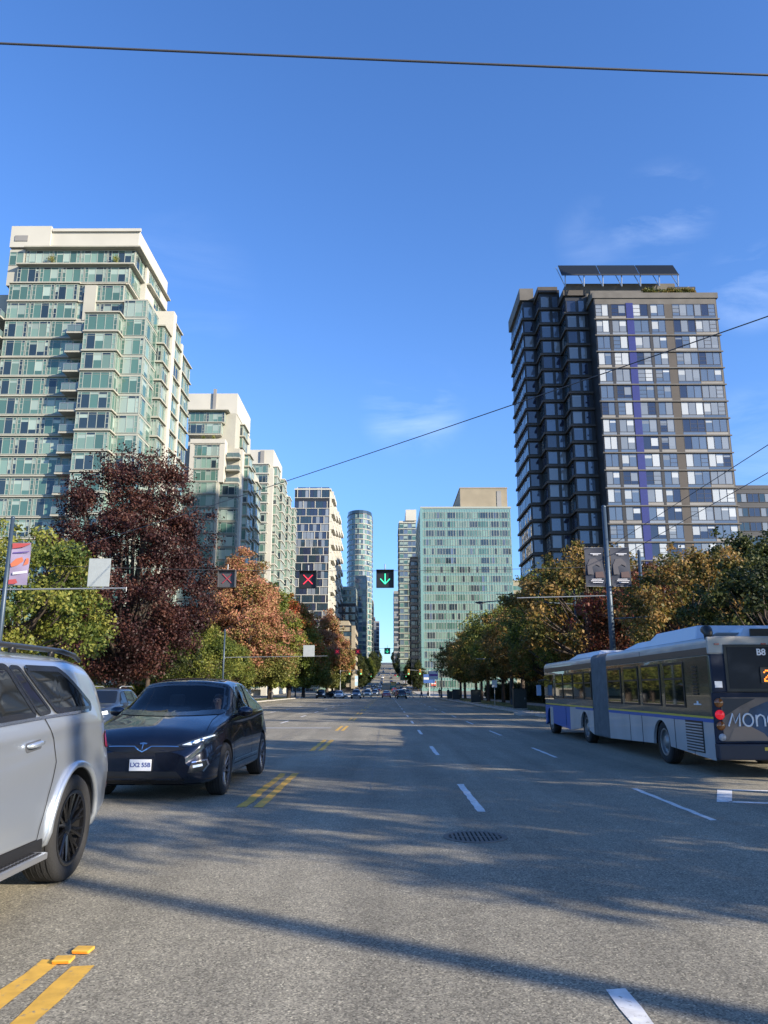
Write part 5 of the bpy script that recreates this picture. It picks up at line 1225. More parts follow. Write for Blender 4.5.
def shell(name, y0, y1, z0, z1, m, hw=BW / 2, parent=bus, r=.1, rb=.05, taper0=0, taper1=0):
    mb = MB(); st = []
    yy = [y0, y0 + .05, y0 + .12, y1 - .12, y1 - .05, y1]; ins_ = [taper0, taper0 * .35, 0, 0, taper1 * .35, taper1]
    for y, i_ in zip(yy, ins_): st.append([(x + hw, y, z) for x, z in rsec(hw - i_, z0 + i_ * .3, z1 - i_ * .6, max(r - i_ * .2, .02), rb)])
    for a, b in zip(st[:-1], st[1:]):
        n = len(a)
        for j in range(n): mb.face([a[j], a[(j + 1) % n], b[(j + 1) % n], b[j]], m)
    mb.face(st[0][::-1], m); mb.face(st[-1], m)
    return mb.build(name, parent, weld=True, autosm=35)
sj0, sj1 = bs(607.5), bs(592)
# rear section: lower grey body with wheel cut outs, dark window band, roof
wheels_s = [bs(658), bs(583), bs(549)]
def side_panels(y0, y1, m, z0=.30, z1=1.05, names='side_panel'):
    """lower side walls with arch shaped cut outs over the wheels"""
    for sx in (0, 1):
        x0 = 0.0 if sx == 0 else BW - .06
        mb = MB(); ys_ = [y0]; 
        prof = []
        for wy in sorted(wheels_s):
            if y0 < wy < y1:
                prof += [(wy + .54 * math.cos(a), .40 + .54 * math.sin(a)) for a in [math.pi - math.pi * i / 14 for i in range(15)]]
        prof = [(y, max(z, z0)) for y, z in prof if y0 < y < y1]
        low = [(y0, z0)]
        for y, z in prof:
            low.append((y, z))
        low.append((y1, z0))
        for (a, za), (b, zb_) in zip(low[:-1], low[1:]):
            if b - a < 1e-5: continue
            for x in (x0, x0 + .06): mb.face([(x, a, za), (x, b, zb_), (x, b, z1), (x, a, z1)], m)
            mb.face([(x0, a, za), (x0 + .06, a, za), (x0 + .06, b, zb_), (x0, b, zb_)], m)
        mb.build(names, bus)
side_panels(.05, sj0, M_BUSG); side_panels(sj1, BLn - 4.2, M_BUSG); side_panels(BLn - 4.2, BLn - .1, M_BUSB)
MB().box(.15, BW - .15, .5, BLn - .4, .42, .5, M_BLKP).build('chassis', bus)
for k, wy in enumerate(wheels_s):
    for sx in (-1, 1): wheel(bus, .20 if sx < 0 else BW - .20, wy, .46, .28, sx, .29, mat('bus_rim', (.25, .25, .25), .45, .6), style='truck')
shell('window_band', .02, sj0, 1.02, 2.26, M_BUSO, r=.02, rb=.02, taper0=.02); shell('window_band', sj1, BLn - .02, 1.02, 2.26, M_BUSO, r=.02, rb=.02, taper1=.08)
shell('roof', .0, sj0, 2.262, 2.62, M_BUSR, r=.16, rb=.01, taper0=.02); shell('roof', sj1, BLn, 2.262, 2.60, M_BUSR, r=.16, rb=.01, taper1=.14)
for a, b in ((.02, sj0), (sj1, BLn - .2)):
    MB().box(-.004, .0, a, b, 2.268, 2.40, M_ROOFREFL).build('roof_reflection', bus)  # brown reflection along the roof side, painted as a flat band
    MB().box(-.006, -.001, a, b, 1.06, 1.10, M_BUSY).build('side_stripe', bus); MB().box(-.005, -.001, a, b if a < 1 else sj1 + 2.2, .99, 1.059, M_BUSB).build('side_stripe', bus)
MB().box(-.005, -.001, .9, sj0 - .6, 1.0, 1.01, M_BUSB)
# panel joints
for y in (bs(640), bs(690) , bs(672), bs(565), bs(628)): MB().box(-.007, -.0011, y, y + .012, .32, 1.0, M_SEAM).build('panel_gap', bus)
MB().box(-.003, .001, bs(642), bs(642) + .02, 2.30, 2.5, M_SEAM).build('panel_gap', bus)
def bwin(pa, pb, z0, z1):
    a, b = sorted((bs(pa), bs(pb)))
    o = MB(); o.box(-.016, -.006, a, b, z0, z1, M_BLKP); f = o.build('window', bus, bevel=.003)
    MB().box(-.020, -.0165, a + .05, b - .05, z0 + .05, z1 - .36, M_BGL).build('pane', f); MB().box(-.020, -.0165, a + .05, b - .05, z1 - .32, z1 - .05, M_BGL).build('pane', f)
    # same window on the kerb side
    o = MB(); o.box(BW + .006, BW + .016, a, b, z0, z1, M_BLKP); f = o.build('window', bus, bevel=.003); MB().box(BW + .0165, BW + .020, a + .05, b - .05, z0 + .05, z1 - .05, M_BGL).build('pane', f)
for pa, pb in ((685, 665), (661, 642.5), (639, 624.5), (621.5, 608.5)): bwin(pa, pb, 1.24, 2.17)
for pa, pb in ((591.5, 585), (584, 574), (573, 564), (563, 556)): bwin(pa, pb, 1.30, 2.15)
a, b = bs(554), bs(545); MB().box(-.02, -.006, a, b, 1.25, 2.15, M_BGL).build('driver_window', bus)
# bellows
bl_ = MB(); n = 11
for i in range(n):
    y0 = sj0 + (sj1 - sj0) * i / n; y1 = sj0 + (sj1 - sj0) * (i + 1) / n; ym = (y0 + y1) / 2
    A_ = [(x + BW / 2, y0, z) for x, z in rsec(BW / 2 - .13, .36, 2.50, .16)]; B_ = [(x + BW / 2, ym, z) for x, z in rsec(BW / 2 + .01, .28, 2.63, .16)]; C_ = [(x + BW / 2, y1, z) for x, z in rsec(BW / 2 - .13, .36, 2.50, .16)]
    for P_, Q_, bm_ in ((A_, B_, M_BELL), (B_, C_, M_BELLSHADE)):  # fold sides alternate pale and dark: shade painted into the valleys
        for j in range(len(P_)): bl_.face([P_[j], P_[(j + 1) % len(P_)], Q_[(j + 1) % len(P_)], Q_[j]], bm_)
bl_.build('bellows', bus)
# roof pods
def pod(y0, y1, z1, x0=.25, x1=2.2, sl0=.5, sl1=1.3, z0=2.58, m=mat('pod_white', (.50, .53, .57), .45, coat=.2)):
    mb = MB(); lo = [(x0, y0, z0), (x1, y0, z0), (x1, y1, z0), (x0, y1, z0)]; hi = [(x0 + .22, y0 + sl0, z1), (x1 - .22, y0 + sl0, z1), (x1 - .22, y1 - sl1, z1), (x0 + .22, y1 - sl1, z1)]
    for i in range(4): j = (i + 1) % 4; mb.face([lo[i], lo[j], hi[j], hi[i]], m)
    mb.face(hi, m); return mb.build('roof_pod', bus, bevel=.05)
pod(bs(694), bs(640), 2.92, .12, 2.3, sl0=.4, sl1=.5); pod(bs(641), bs(612), 2.80, .2, 2.2, sl0=.1, sl1=1.2); pod(bs(592) + .1, bs(561), 2.80, sl0=.4, sl1=.8); pod(.35, 1.5, 2.82, .75, 2.35, .15, .15); pod(1.6, bs(695), 2.72, .2, 2.3, .1, .3)
MB().box(1.0, 1.5, .32, .36, 2.60, 2.78, M_BLKP).build('pod_grille', bus, bevel=.01)
ex = MB(); ex.tube([(.1, .16, 2.55), (.1, .16, 2.68), (.11, .22, 2.74), (.12, .36, 2.76)], [.07, .09, .10, .085], M_BLKP, 12); ex.build('exhaust_stack', bus, smooth=True)
# upper and lower grilles on the side
for i in range(9): MB().box(-.022, -.007, bs(698.5), bs(694), 1.50 + i * .066, 1.53 + i * .066, M_BLKP).build('louvre', bus)
gr = MB().box(-.012, -.0012, bs(700), bs(683), .40, 1.0, M_BLKP).build('engine_grille', bus)
for i in range(10): MB().box(-.026, -.0125, bs(699.5), bs(683.5), .43 + i * .056, .455 + i * .056, M_BUSG).build('slat', gr)
# wing mark by the window
MB().box(-.009, -.0011, bs(700), bs(693), 1.31, 1.33, M_WTXT).build('marking', bus); MB().box(-.009, -.0011, bs(697.4), bs(696), 1.331, 1.38, M_WTXT).build('marking', bus)
# rear face (local y = 0 looking towards the camera)
MB().box(.0, BW, -.03, .05, .62, 1.55, M_BNAVY).build('rear_panel', bus, bevel=.015)
M_ADT = mat('advert_tan', (.20, .15, .12), .5, var=.5, vscale=3); M_ADB = mat('advert_blue', (.03, .07, .14), .5, var=.6, vscale=2.5)
ad = MB().box(.14, BW - .10, -.036, -.0305, .66, 1.46, M_ADT).build('advert', bus)
def fface(name, pts, y, m, parent=bus):
    mb = MB(); mb.face([(x, y, z) for x, z in pts], m); mb.face([(x, y + .002, z) for x, z in pts[::-1]], m); return mb.build(name, parent)
fface('print', [(.55, .66), (.50, .95), (.68, 1.25), (1.0, 1.38), (1.5, 1.42), (2.3, 1.42), (2.3, .66)], -.040, M_ADB, ad); fface('print', [(.16, 1.10), (.16, 1.44), (.8, 1.44), (.5, 1.3)], -.042, mat('advert_dark', (.03, .032, .04), .5), ad); fface('print', [(.22, .67), (.34, .9), (.62, .95), (.9, .8), (1.0, .67)], -.044, mat('advert_skin', (.28, .20, .15), .5), ad)
# MONO drawn with strokes
lt = MB(); y_ = -.052
def stroke(p): lt.tube([(.24 + (x - .26) * .83, y_, z) for x, z in p], .017, M_WTXT, 6)
x0 = .26; zb_, zt_ = .93, 1.16
stroke([(x0, zb_), (x0 + .11, zt_), (x0 + .155, zb_ + .06), (x0 + .27, zt_), (x0 + .25, zb_)])
def ringl(cx_, cz, r_): stroke([(cx_ + r_ * math.cos(t), cz + r_ * math.sin(t)) for t in [2 * math.pi * i / 24 for i in range(25)]])
ringl(.71, 1.045, .112); stroke([(.90, zb_), (.90, zt_ - .02)]); stroke([(.90, zb_ + .12), (.93, zt_ - .05), (1.0, zt_ - .015), (1.07, zt_ - .05), (1.09, zb_ + .12), (1.09, zb_)]); ringl(1.27, 1.045, .112)
lt.build('lettering', ad)
MB().box(.02, BW - .02, -.025, .05, 1.552, 2.27, M_BNAVY).build('rear_panel', bus, bevel=.02)
rw = MB().box(.28, BW - .2, -.045, -.0255, 1.56, 2.45, mat('rear_window_frame', (.010, .012, .018), .3)).build('rear_window', bus, bevel=.02)
MB().box(.34, BW - .26, -.052, -.0455, 1.62, 2.40, mat('rear_glass', (.006, .010, .022), .25, spec=.25)).build('pane', rw)
text_obj('fleet_number', 'B8', .17, M_WTXT, rw, Matrix.Translation((.99, -.055, 2.30)) @ FACE_S, .002, .004)
dsp = MB().box(.93, 1.75, -.075, -.0525, 1.72, 2.02, M_BLACK).build('route_display', rw, bevel=.006)
dig = MB()   # dotted figure 2
pat = ['01110', '10001', '00001', '00110', '01000', '10000', '11111']
for r_, row_ in enumerate(pat):
    for c_, ch in enumerate(row_):
        if ch == '1': xx = .99 + c_ * .032; zz = 1.97 - r_ * .032; dig.box(xx, xx + .026, -.079, -.0755, zz - .026, zz, M_LEDO)
dig.build('led_dots', dsp)
bp = MB().box(-.02, BW + .02, -.16, .04, .33, .615, mat('bumper_navy', (.010, .016, .035), .5)).build('rear_bumper', bus, bevel=.03); MB().box(.82, 1.9, -.168, -.1605, .50, .56, M_BUSY).build('bumper_strip', bp)
MB().box(-.01, BW + .01, -.02, .05, 2.275, 2.60, M_BUSR).build('roof_cap', bus, bevel=.03)
def lamp(name, x, z, r_, m, parent=bus):
    o = MB(); M = Matrix.Translation((x, -.03, z)) @ Matrix.Rotation(R(90), 4, 'X'); o.lathe([(r_ * 1.15, 0), (r_ * 1.15, .012), (r_, .02), (r_ * .8, .03), (.001, .036)], m, 20, M); return o.build(name, parent, smooth=True)
lamp('tail_lamp', .10, 1.36, .075, M_AMB); l_ = lamp('tail_lamp', .10, 1.14, .078, M_REDON); l_['label'] = 'lit red tail lamp'; lamp('tail_lamp', .10, .94, .072, M_AMB); lamp('reverse_lamp', .11, .73, .06, mat('clear_lamp', (.4, .4, .42), .2)); 
MB().box(.06, .20, -.04, -.0255, 1.64, 1.76, M_PLATE).build('notice', bus)
for x in (.12, 1.02, 1.22, 1.42, 2.3): MB().box(x, x + .09, -.04, -.0205, 2.44, 2.475, M_REDL).build('marker_lamp', bus)
# front mirror
mm = MB(); mm.tube([(.0, BLn - .35, 2.0), (-.22, BLn - .1, 1.95), (-.24, BLn - .1, 1.75)], .018, M_BLKP, 6); mm.box(-.32, -.16, BLn - .16, BLn - .06, 1.38, 1.78, mat('mirror_shell', (.25, .35, .5), .3)); mm.build('mirror', bus)
MB().box(.1, BW - .1, BLn - .02, BLn + .02, 1.1, 2.2, M_BGL).build('windshield', bus, bevel=.01); MB().box(.02, BW - .02, BLn - .1, BLn + .05, .32, 1.05, M_BUSB).build('front_panel', bus, bevel=.04)
fd = MB().box(-.010, -.0015, BLn - 1.5, BLn - 1.0, .34, .98, M_BUSG).build('battery_door', bus)
# ---------------------------------------------------------------- street furniture
M_POLE = mat('pole_blue_grey', (.045, .07, .10), .45, .3); M_GALV = mat('galvanised_steel', (.32, .34, .35), .5, .5, var=.15); M_WIRE = mat('cable_grey', (.06, .06, .065), .5)
M_BOARD = mat('sign_back', (.36, .39, .38), .5, .1, var=.08); M_SIGH = mat('signal_housing', (.008, .009, .010), .5)
M_XRED = mat('red_led', (.45, .02, .05), .4, emit=(1, .05, .09), estr=.4); M_AGRN = mat('green_led', (.03, .35, .2), .4, emit=(.05, 1, .5), estr=.6); M_XDIM = mat('dim_red_led', (.22, .03, .045), .4, emit=(1, .08, .12), estr=.03)
M_SIGD = mat('faded_housing', (.06, .06, .065), .6)
def cable(p0, p1, sag, r, label, group=None, name='overhead_cable'):
    n = 40; o = MB(); p0, p1 = Vector(p0), Vector(p1)
    o.tube([p0.lerp(p1, i / n) - Vector((0, 0, sag * 4 * (i / n) * (1 - i / n))) for i in range(n + 1)], r, M_WIRE, 6)
    return uid(o.build(name, smooth=True), label, 'cable', group)
cable((-17.6, 8, 10.25), (13.2, 8.2, 8.75), .12, .016, 'thick dark cable crossing the sky along the top of the photo')
cable((-24.6, 49.1, 9.3), (13.2, 9.8, 9.55), .35, .014, 'thin cable slanting up in front of the right tower with the blue stripe')
cable((11.9, -25, 9.05), (11.9, 150, 9.05), .0, .014, 'upper of two cables running along the street in front of the right tower')
cable((12.7, -25, 8.65), (12.7, 150, 8.65), .0, .014, 'lower of two cables running along the street in front of the right tower')
cable((-17.5, 40, 7.95), (13.2, 40, 7.95), .28, .012, 'thin span cable that carries the three lane signals')
cable((-17.3, 150, 9.6), (10.2, 150, 9.6), .3, .03, 'far span cable that carries the small lane signals near the junction')

def lane_signal(x, y, z, s_, kind, label, housing=M_SIGH, group=None, hang=.32):
    e = empty('lane_signal', (x, y, z)); uid(e, label, 'traffic signal', group)
    MB().box(-s_/2, s_/2, -.09, .12, -s_/2, s_/2, housing).build('housing', e, bevel=.03)
    v = MB(); v.box(-s_/2, s_/2, -.30, -.0905, s_/2 - .03, s_/2, housing); v.box(-s_/2, -s_/2 + .03, -.24, -.0905, -s_/2, s_/2 - .031, housing); v.box(s_/2 - .03, s_/2, -.24, -.0905, -s_/2, s_/2 - .031, housing); v.build('visor', e)
    a = s_ * .27; m = {'x': M_XRED, 'd': M_XDIM, 'v': M_AGRN}[kind]; g_ = MB()
    if kind in 'xd':
        g_.tube([(-a, -.10, -a), (a, -.10, a)], s_ * .032, m, 6); g_.tube([(-a, -.105, a), (a, -.105, -a)], s_ * .032, m, 6)
    else:
        g_.tube([(0, -.10, a * 1.1), (0, -.10, -a)], s_ * .032, m, 6); g_.tube([(-a, -.10, 0), (0, -.10, -a * 1.1)], s_ * .032, m, 6); g_.tube([(a, -.10, 0), (0, -.10, -a * 1.1)], s_ * .032, m, 6)
    g_.build('led_cross' if kind in 'xd' else 'led_arrow', e)
    MB().tube([(0, 0, s_/2), (0, 0, s_/2 + hang)], .03, M_GALV, 6).build('hanger', e)
    return e
GS = 'lane signals over the road'
lane_signal(-8.35, 40, 7.25, .90, 'd', 'lane signal with a faded red cross in front of the orange-red maple', M_SIGD, GS)
lane_signal(-4.12, 40, 7.20, .90, 'x', 'lane signal with a lit red cross in front of the patterned tower', M_SIGH, GS)
lane_signal(-.1, 40, 7.24, .92, 'v', 'lane signal with a green down arrow against the open sky', M_SIGH, GS)
GF = 'small far lane signals near the junction'
lane_signal(-9.55, 150, 8.75, 1.0, 'x', 'small far red lane signal in front of the last red maple', mat('red_backing', (.22, .01, .02), .5), GF, .6)
lane_signal(-5.6, 150, 8.75, 1.0, 'x', 'small far red lane signal in front of the blue glass tower', mat('red_backing', (.22, .01, .02), .5), GF, .6)
lane_signal(.05, 150, 8.85, 1.15, 'v', 'small far green lane signal low in the sky gap', mat('green_backing', (.01, .07, .05), .5), GF, .5)

def pole(x, y, h, r0, r1, m, label, name='lamp_post', catg='pole', arms=(), base=True, group=None):
    e = empty(name, (x, y, .12)); uid(e, label, catg, group)
    MB().tube([(0, 0, 0), (0, 0, h * .5), (0, 0, h)], [r0, (r0 + r1) / 2, r1], m, 16).build('post', e, smooth=True)
    if base:
        b = MB(); b.lathe([(r0 * 2.1, 0), (r0 * 2.1, .04), (r0 * 1.6, .07), (r0 * 1.5, .5), (r0 * 1.1, .56)], m, 16); b.build('base', e, autosm=30)
    cp = MB(); cp.lathe([(r1 * 1.05, h - .03), (r1 * 1.1, h + .02), (r1 * .5, h + .07), (.001, h + .08)], m, 12); cp.build('cap', e, smooth=True)
    return e
def banner(par, x0, x1, z0, z1, style, y=0):
    arm = MB()
    for z in (z0, z1): arm.tube([(0 if abs(x0) < abs(x1) else 0, y, z), (x1 if abs(x1) > abs(x0) else x0, y, z)], .015, M_GALV, 6)
    b = MB(); n = 8; bg_ = {'pink': mat('banner_lilac', (.30, .25, .36), .7), 'dark': mat('banner_slate', (.018, .025, .045), .7)}[style]  # dark banner cloth, darkened further so the colour carries shade
    V_ = []
    for i in range(n + 1):
        for j in range(5):
            x = x0 + (x1 - x0) * j / 4; z = z0 + (z1 - z0) * i / n; V_.append((x, y - .02 + .03 * math.sin(i * .9 + j * .8), z))
    for i in range(n):
        for j in range(4):
            q = i * 5 + j; b.face([V_[q], V_[q + 1], V_[q + 6], V_[q + 5]], bg_)
    o = b.build('banner', par, smooth=True, weld=True); o2 = arm.build('banner_arm', par)
    w_, h_ = x1 - x0, z1 - z0
    def sh(name, pts, m, off): 
        mb = MB(); mb.face([(x0 + u * w_, y - .06 - off, z0 + v * h_) for u, v in pts], m); mb.build(name, o)
    if style == 'pink':
        mo, mr, mw = mat('banner_orange', (.55, .16, .08), .7), mat('banner_red', (.40, .07, .07), .7), mat('banner_white', (.62, .6, .66), .7)
        sh('print', [(.05, .86), (.6, .9), (.97, .97), (.97, .99), (.03, .99)], mr, .001); sh('print', [(0.03, .50), (.3, .62), (.62, .66), (.7, .56), (.4, .46), (.1, .42)], mo, .001); sh('print', [(.03, .02), (.03, .12), (.4, .14), (.5, .05), (.3, .02)], mr, .001)
        sh('print', [(.1, .74), (.95, .78), (.95, .80), (.1, .77)], mat('banner_violet', (.10, .06, .25), .7), .002); sh('print', [(.2, .24), (.95, .28), (.95, .34), (.2, .30)], mw, .001); sh('print', [(.7, .45), (.97, .5), (.97, .62), (.85, .64)], mo, .002)
    else:
        mf, mw, ms = mat('banner_grey', (.07, .068, .08), .7), mat('banner_text', (.55, .56, .6), .7), mat('banner_skin', (.08, .05, .05), .7)
        sh('print', [(.12, .3), (.1, .55), (.25, .70), (.55, .72), (.78, .60), (.8, .5), (.55, .56), (.35, .5), (.42, .3)], mf, .001)
        sh('print', [(.5, .22), (.5, .36), (.9, .38), (.97, .22)], ms, .002)
        for v, a, c in ((.83, .3, .85), (.80, .42, .7), (.17, .3, .8), (.13, .25, .9), (.09, .35, .85)): sh('lettering', [(a, v), (c, v), (c, v + .018), (a, v + .018)], mw, .003)
    return o
p = pole(-17.45, 35, 9.3, .13, .085, M_POLE, 'blue-grey post with a lilac banner and a sign arm at the left edge', 'banner_post')
banner(p, .12, 1.0, 6.15, 8.1, 'pink')
MB().tube([(-1.2, 0, 5.93), (5.55, 0, 6.0)], .035, M_GALV, 8).tube([(5.55, 0, 6.05), (5.55, 0, 5.85)], .02, M_GALV, 6).build('sign_arm', p)
s_ = empty('sign_board', (-13.2, 35, 6.15)); uid(s_, 'blank pale grey sign back on the arm in front of the purple maple', 'sign')
MB().box(-.50, .50, -.03, .0, .04, 1.34, M_BOARD).build('panel', s_, bevel=.008); MB().box(-.25, -.19, .001, .04, -.1, 1.25, M_GALV).box(.19, .25, .001, .04, -.1, 1.25, M_GALV).build('bracket', s_)
p = pole(9.62, 33.3, 9.4, .15, .095, M_POLE, 'tall blue-grey post with two dark banners behind the bus', 'banner_post')
banner(p, -.98, -.14, 5.85, 7.55, 'dark'); banner(p, .14, .98, 5.85, 7.55, 'dark')
MB().tube([(-4.0, 0, 5.35), (0, 0, 5.45)], .022, M_GALV, 6).build('sign_arm', p)
def lamp_head(par, x, y, z, dx, m=M_GALV):
    h = MB(); h.lathe([(.001, -.04), (.12, -.05), (.20, .0), (.16, .08), (.05, .12), (.001, .13)], m, 14, Matrix.Translation((x, y, z)) @ Matrix.Diagonal((1.9, .8, .8, 1))); o = h.build('lamp_head', par, smooth=True)
    g_ = MB(); g_.lathe([(.10, -.042), (.09, -.09), (.001, -.11)], mat('lamp_lens', (.4, .42, .42), .2), 12, Matrix.Translation((x, y, z)) @ Matrix.Diagonal((1.9, .8, .8, 1))); g_.build('lens', o, smooth=True)
MB().tube([(0, 0, 4.45), (.9, 0, 4.50), (1.75, 0, 4.55)], .025, M_POLE, 8).build('lamp_arm', p, smooth=True); lamp_head(p, 2.0, 0, 4.58, 1)
p = pole(12.9, 53, 8.2, .12, .08, M_POLE, 'street lamp whose arm reaches over the road from the right trees', 'street_lamp', 'street lamp')
MB().tube([(0, 0, 7.2), (-4.6, 0, 7.5), (-6.2, 0, 7.35)], [.05, .04, .035], M_POLE, 8).build('lamp_arm', p, smooth=True); lamp_head(p, -6.5, 0, 7.3, -1, M_BLACK); MB().tube([(-5.4, 0, 7.9), (.6, 0, 7.9)], .025, M_POLE, 6).build('cross_arm', p)
p = pole(-16.7, 80, 7.5, .11, .08, M_POLE, 'sign post on the left kerb beside the yellow-green trees', 'sign_post')
MB().tube([(0, 0, 4.7), (10.6, 0, 4.85)], [.035, .02], M_GALV, 8).build('sign_arm', p)
s_ = empty('sign_board', (-8.0, 80, 5.0)); uid(s_, 'small pale sign back hanging before the trees near the red lane signal', 'sign'); MB().box(-.58, .58, -.03, 0, -.1, 1.05, M_BOARD).build('panel', s_, bevel=.01); MB().box(-.25, -.2, .001, .04, -.15, .95, M_GALV).box(.2, .25, .001, .04, -.15, .95, M_GALV).build('bracket', s_)
p = pole(12.6, 80, 7, .1, .07, M_POLE, 'sign post among the right kerbside trees', 'sign_post'); MB().tube([(0, 0, 4.55), (-3.5, 0, 4.55)], .04, M_GALV, 8).build('sign_arm', p)
s_ = empty('arrow_sign', (11.55, 80, 4.8)); uid(s_, 'small white sign with a dark arrow in front of the right trees', 'sign'); pnl = MB().box(-.4, .4, -.03, 0, -.1, 1.0, mat('sign_white', (.62, .64, .64), .5)).build('panel', s_, bevel=.01)
a_ = MB(); a_.tube([(-.05, -.036, .15), (-.05, -.036, .65), (.2, -.036, .65)], .035, M_BLACK, 5); a_.face([(.16, -.037, .52), (.33, -.037, .65), (.16, -.037, .78)], M_BLACK); a_.build('arrow', pnl)
# posts that carry the cables; the one beside the camera throws the long thin shadow over the road
pole(13.2, 8.6, 9.7, .13, .10, M_POLE, 'cable post outside the right edge of the photo', 'cable_post'); pole(-17.7, 8, 10.4, .13, .1, M_POLE, 'cable post outside the left edge of the photo', 'cable_post')
pole(-24.6, 49.3, 9.6, .11, .08, M_POLE, 'cable post in the left kerbside trees', 'cable_post'); pole(13.25, 40, 8.6, .11, .08, M_POLE, 'cable post in the right kerbside trees', 'cable_post')
pole(-17.4, 150, 9.8, .13, .09, M_POLE, 'cable post at the left side of the junction', 'cable_post'); pole(10.3, 150, 9.8, .13, .09, M_POLE, 'cable post at the right side of the junction', 'cable_post')
pole(12.9, -2.55, 10.5, .17, .13, M_POLE, 'thick cable post whose long shadow lies over the near road', 'cable_post')

# cabinets, bins, kerb end, small posts
def cabinet(x, y, w_, d_, h_, label):
    e = empty('utility_cabinet', (x, y, .12)); uid(e, label, 'utility cabinet', 'dark cabinets along the right kerb'); m = mat('cabinet_green', (.012, .018, .018), .5)
    MB().box(-w_/2, w_/2, -d_/2, d_/2, .08, h_, m).build('housing', e, bevel=.02); MB().box(-w_/2 - .04, w_/2 + .04, -d_/2 - .04, d_/2 + .04, 0, .0799, M_CONC).build('plinth', e); MB().box(-w_/2 - .03, w_/2 + .03, -d_/2 - .03, d_/2 + .03, h_ + .001, h_ + .06, m).build('lid', e)
    dr = MB().box(-w_/2 + .06, w_/2 - .06, -d_/2 - .02, -d_/2 - .001, .15, h_ - .08, mat('cabinet_door', (.018, .026, .026), .45)).build('door', e, bevel=.006); MB().box(w_/2 - .16, w_/2 - .12, -d_/2 - .045, -d_/2 - .021, h_ * .5, h_ * .5 + .14, M_GALV).build('handle', dr)
cabinet(10.35, 62, 1.0, .7, 1.5, 'large dark cabinet on the right pavement left of the bus front'); cabinet(10.3, 92, 1.1, .7, 1.45, 'dark cabinet on the right pavement, second from the bus'); cabinet(10.3, 118, 1.1, .7, 1.5, 'dark cabinet on the right pavement near the junction'); cabinet(10.2, 128, 1.0, .7, 1.2, 'low cabinet on the right pavement, closest to the junction')
def bin_(x, y, label):
    e = empty('litter_bin', (x, y, .12)); uid(e, label, 'litter bin', 'litter bins on the left pavement'); b = MB(); b.lathe([(.001, 0), (.26, 0), (.30, .06), (.32, .85), (.30, .88)], M_BLACK, 20); b.build('drum', e, smooth=True); c = MB(); c.lathe([(.33, .88), (.34, .93), (.25, 1.08), (.12, 1.14), (.001, 1.15)], M_BLACK, 20); c.build('lid', e, smooth=True)
    s2 = MB(); s2.box(-.15, .15, -.335, -.30, .70, .80, M_TREAD); s2.build('slot', e)
bin_(-17.6, 92, 'dark litter bin on the left pavement right of the dark blue car'); bin_(-17.7, 121, 'dark litter bin on the left pavement under the green tree past the red maple')
kb = MB().box(8.35, 9.3, 50.1, 50.45, 0, .16, M_KERB).box(8.35, 8.6, 50.451, 52.5, 0, .158, M_KERB); o = kb.build('kerb_end', bevel=.03); o['kind'] = 'structure'
def post_sign(x, y, h, w_, hh, m, label, m2=None):
    e = empty('street_sign', (x, y, .12)); uid(e, label, 'sign'); MB().tube([(0, 0, 0), (0, 0, h)], .04, M_GALV, 8).build('post', e); pn = MB().box(-w_/2, w_/2, -.07, -.045, h - hh, h, m).build('panel', e, bevel=.01)
    if m2: MB().box(-w_/2 + .08, w_/2 - .08, -.076, -.0705, h - hh * .6, h - hh * .35, m2).build('band', pn)
MSW = mat('sign_white', (.62, .64, .64), .5)
post_sign(10.6, 78, 2.4, .5, .7, MSW, 'small white sign on a post between the dark cabinets'); post_sign(9.9, 168, 5.4, 2.0, 1.8, MSW, 'white shop sign on a post at the right corner of the junction', mat('sign_purple', (.2, .08, .3), .5))
post_sign(9.8, 184, 5.0, 2.6, 2.0, mat('sign_blue', (.05, .12, .35), .5), 'blue and white board sign across the junction at right', MSW); post_sign(-10.9, 262, 6, 2.4, 3.2, mat('sign_pale_blue', (.35, .5, .6), .5), 'pale blue sign below the parkade on the far left kerb', MSW)
post_sign(11.2, 190, 3.4, 1.2, 1.0, mat('sign_redorange', (.45, .08, .04), .5), 'red and orange shop sign just past the junction at right', MSW)
M_TY = mat('signal_yellow', (.40, .26, .03), .5)
def traffic_light(x, y, arm, label):
    z0 = float(hill(y)); e = empty('traffic_light', (x, y, z0 + .1)); uid(e, label, 'traffic light', 'yellow traffic lights down the street'); MB().tube([(0, 0, 0), (0, 0, 6.2)], [.12, .08], M_GALV, 8).build('post', e); MB().tube([(0, 0, 5.9), (arm, 0, 6.2)], [.07, .04], M_GALV, 8).build('mast_arm', e)
    for i, ax in enumerate((arm, arm * .45)):
        hd = MB().box(ax - .24, ax + .24, -.2, .1, 5.0, 6.35, M_TY).build('signal_head', e, bevel=.03)
        for k, m in enumerate((M_XDIM, M_BLACK, M_AGRN)):
            q = MB(); q.lathe([(.15, 0), (.15, .05), (.001, .06)], m, 12, Matrix.Translation((ax, -.2, 6.12 - k * .43)) @ Matrix.Rotation(R(90), 4, 'X')); q.build('lens', hd)
traffic_light(10.2, 190, -5, 'yellow traffic light at the right corner of the first junction'); traffic_light(-11.3, 190, 5, 'yellow traffic light at the left corner of the first junction'); traffic_light(10.2, 312, -6, 'yellow traffic light at the right of the second junction'); traffic_light(-11.3, 312, 5, 'yellow traffic light at the left of the second junction')

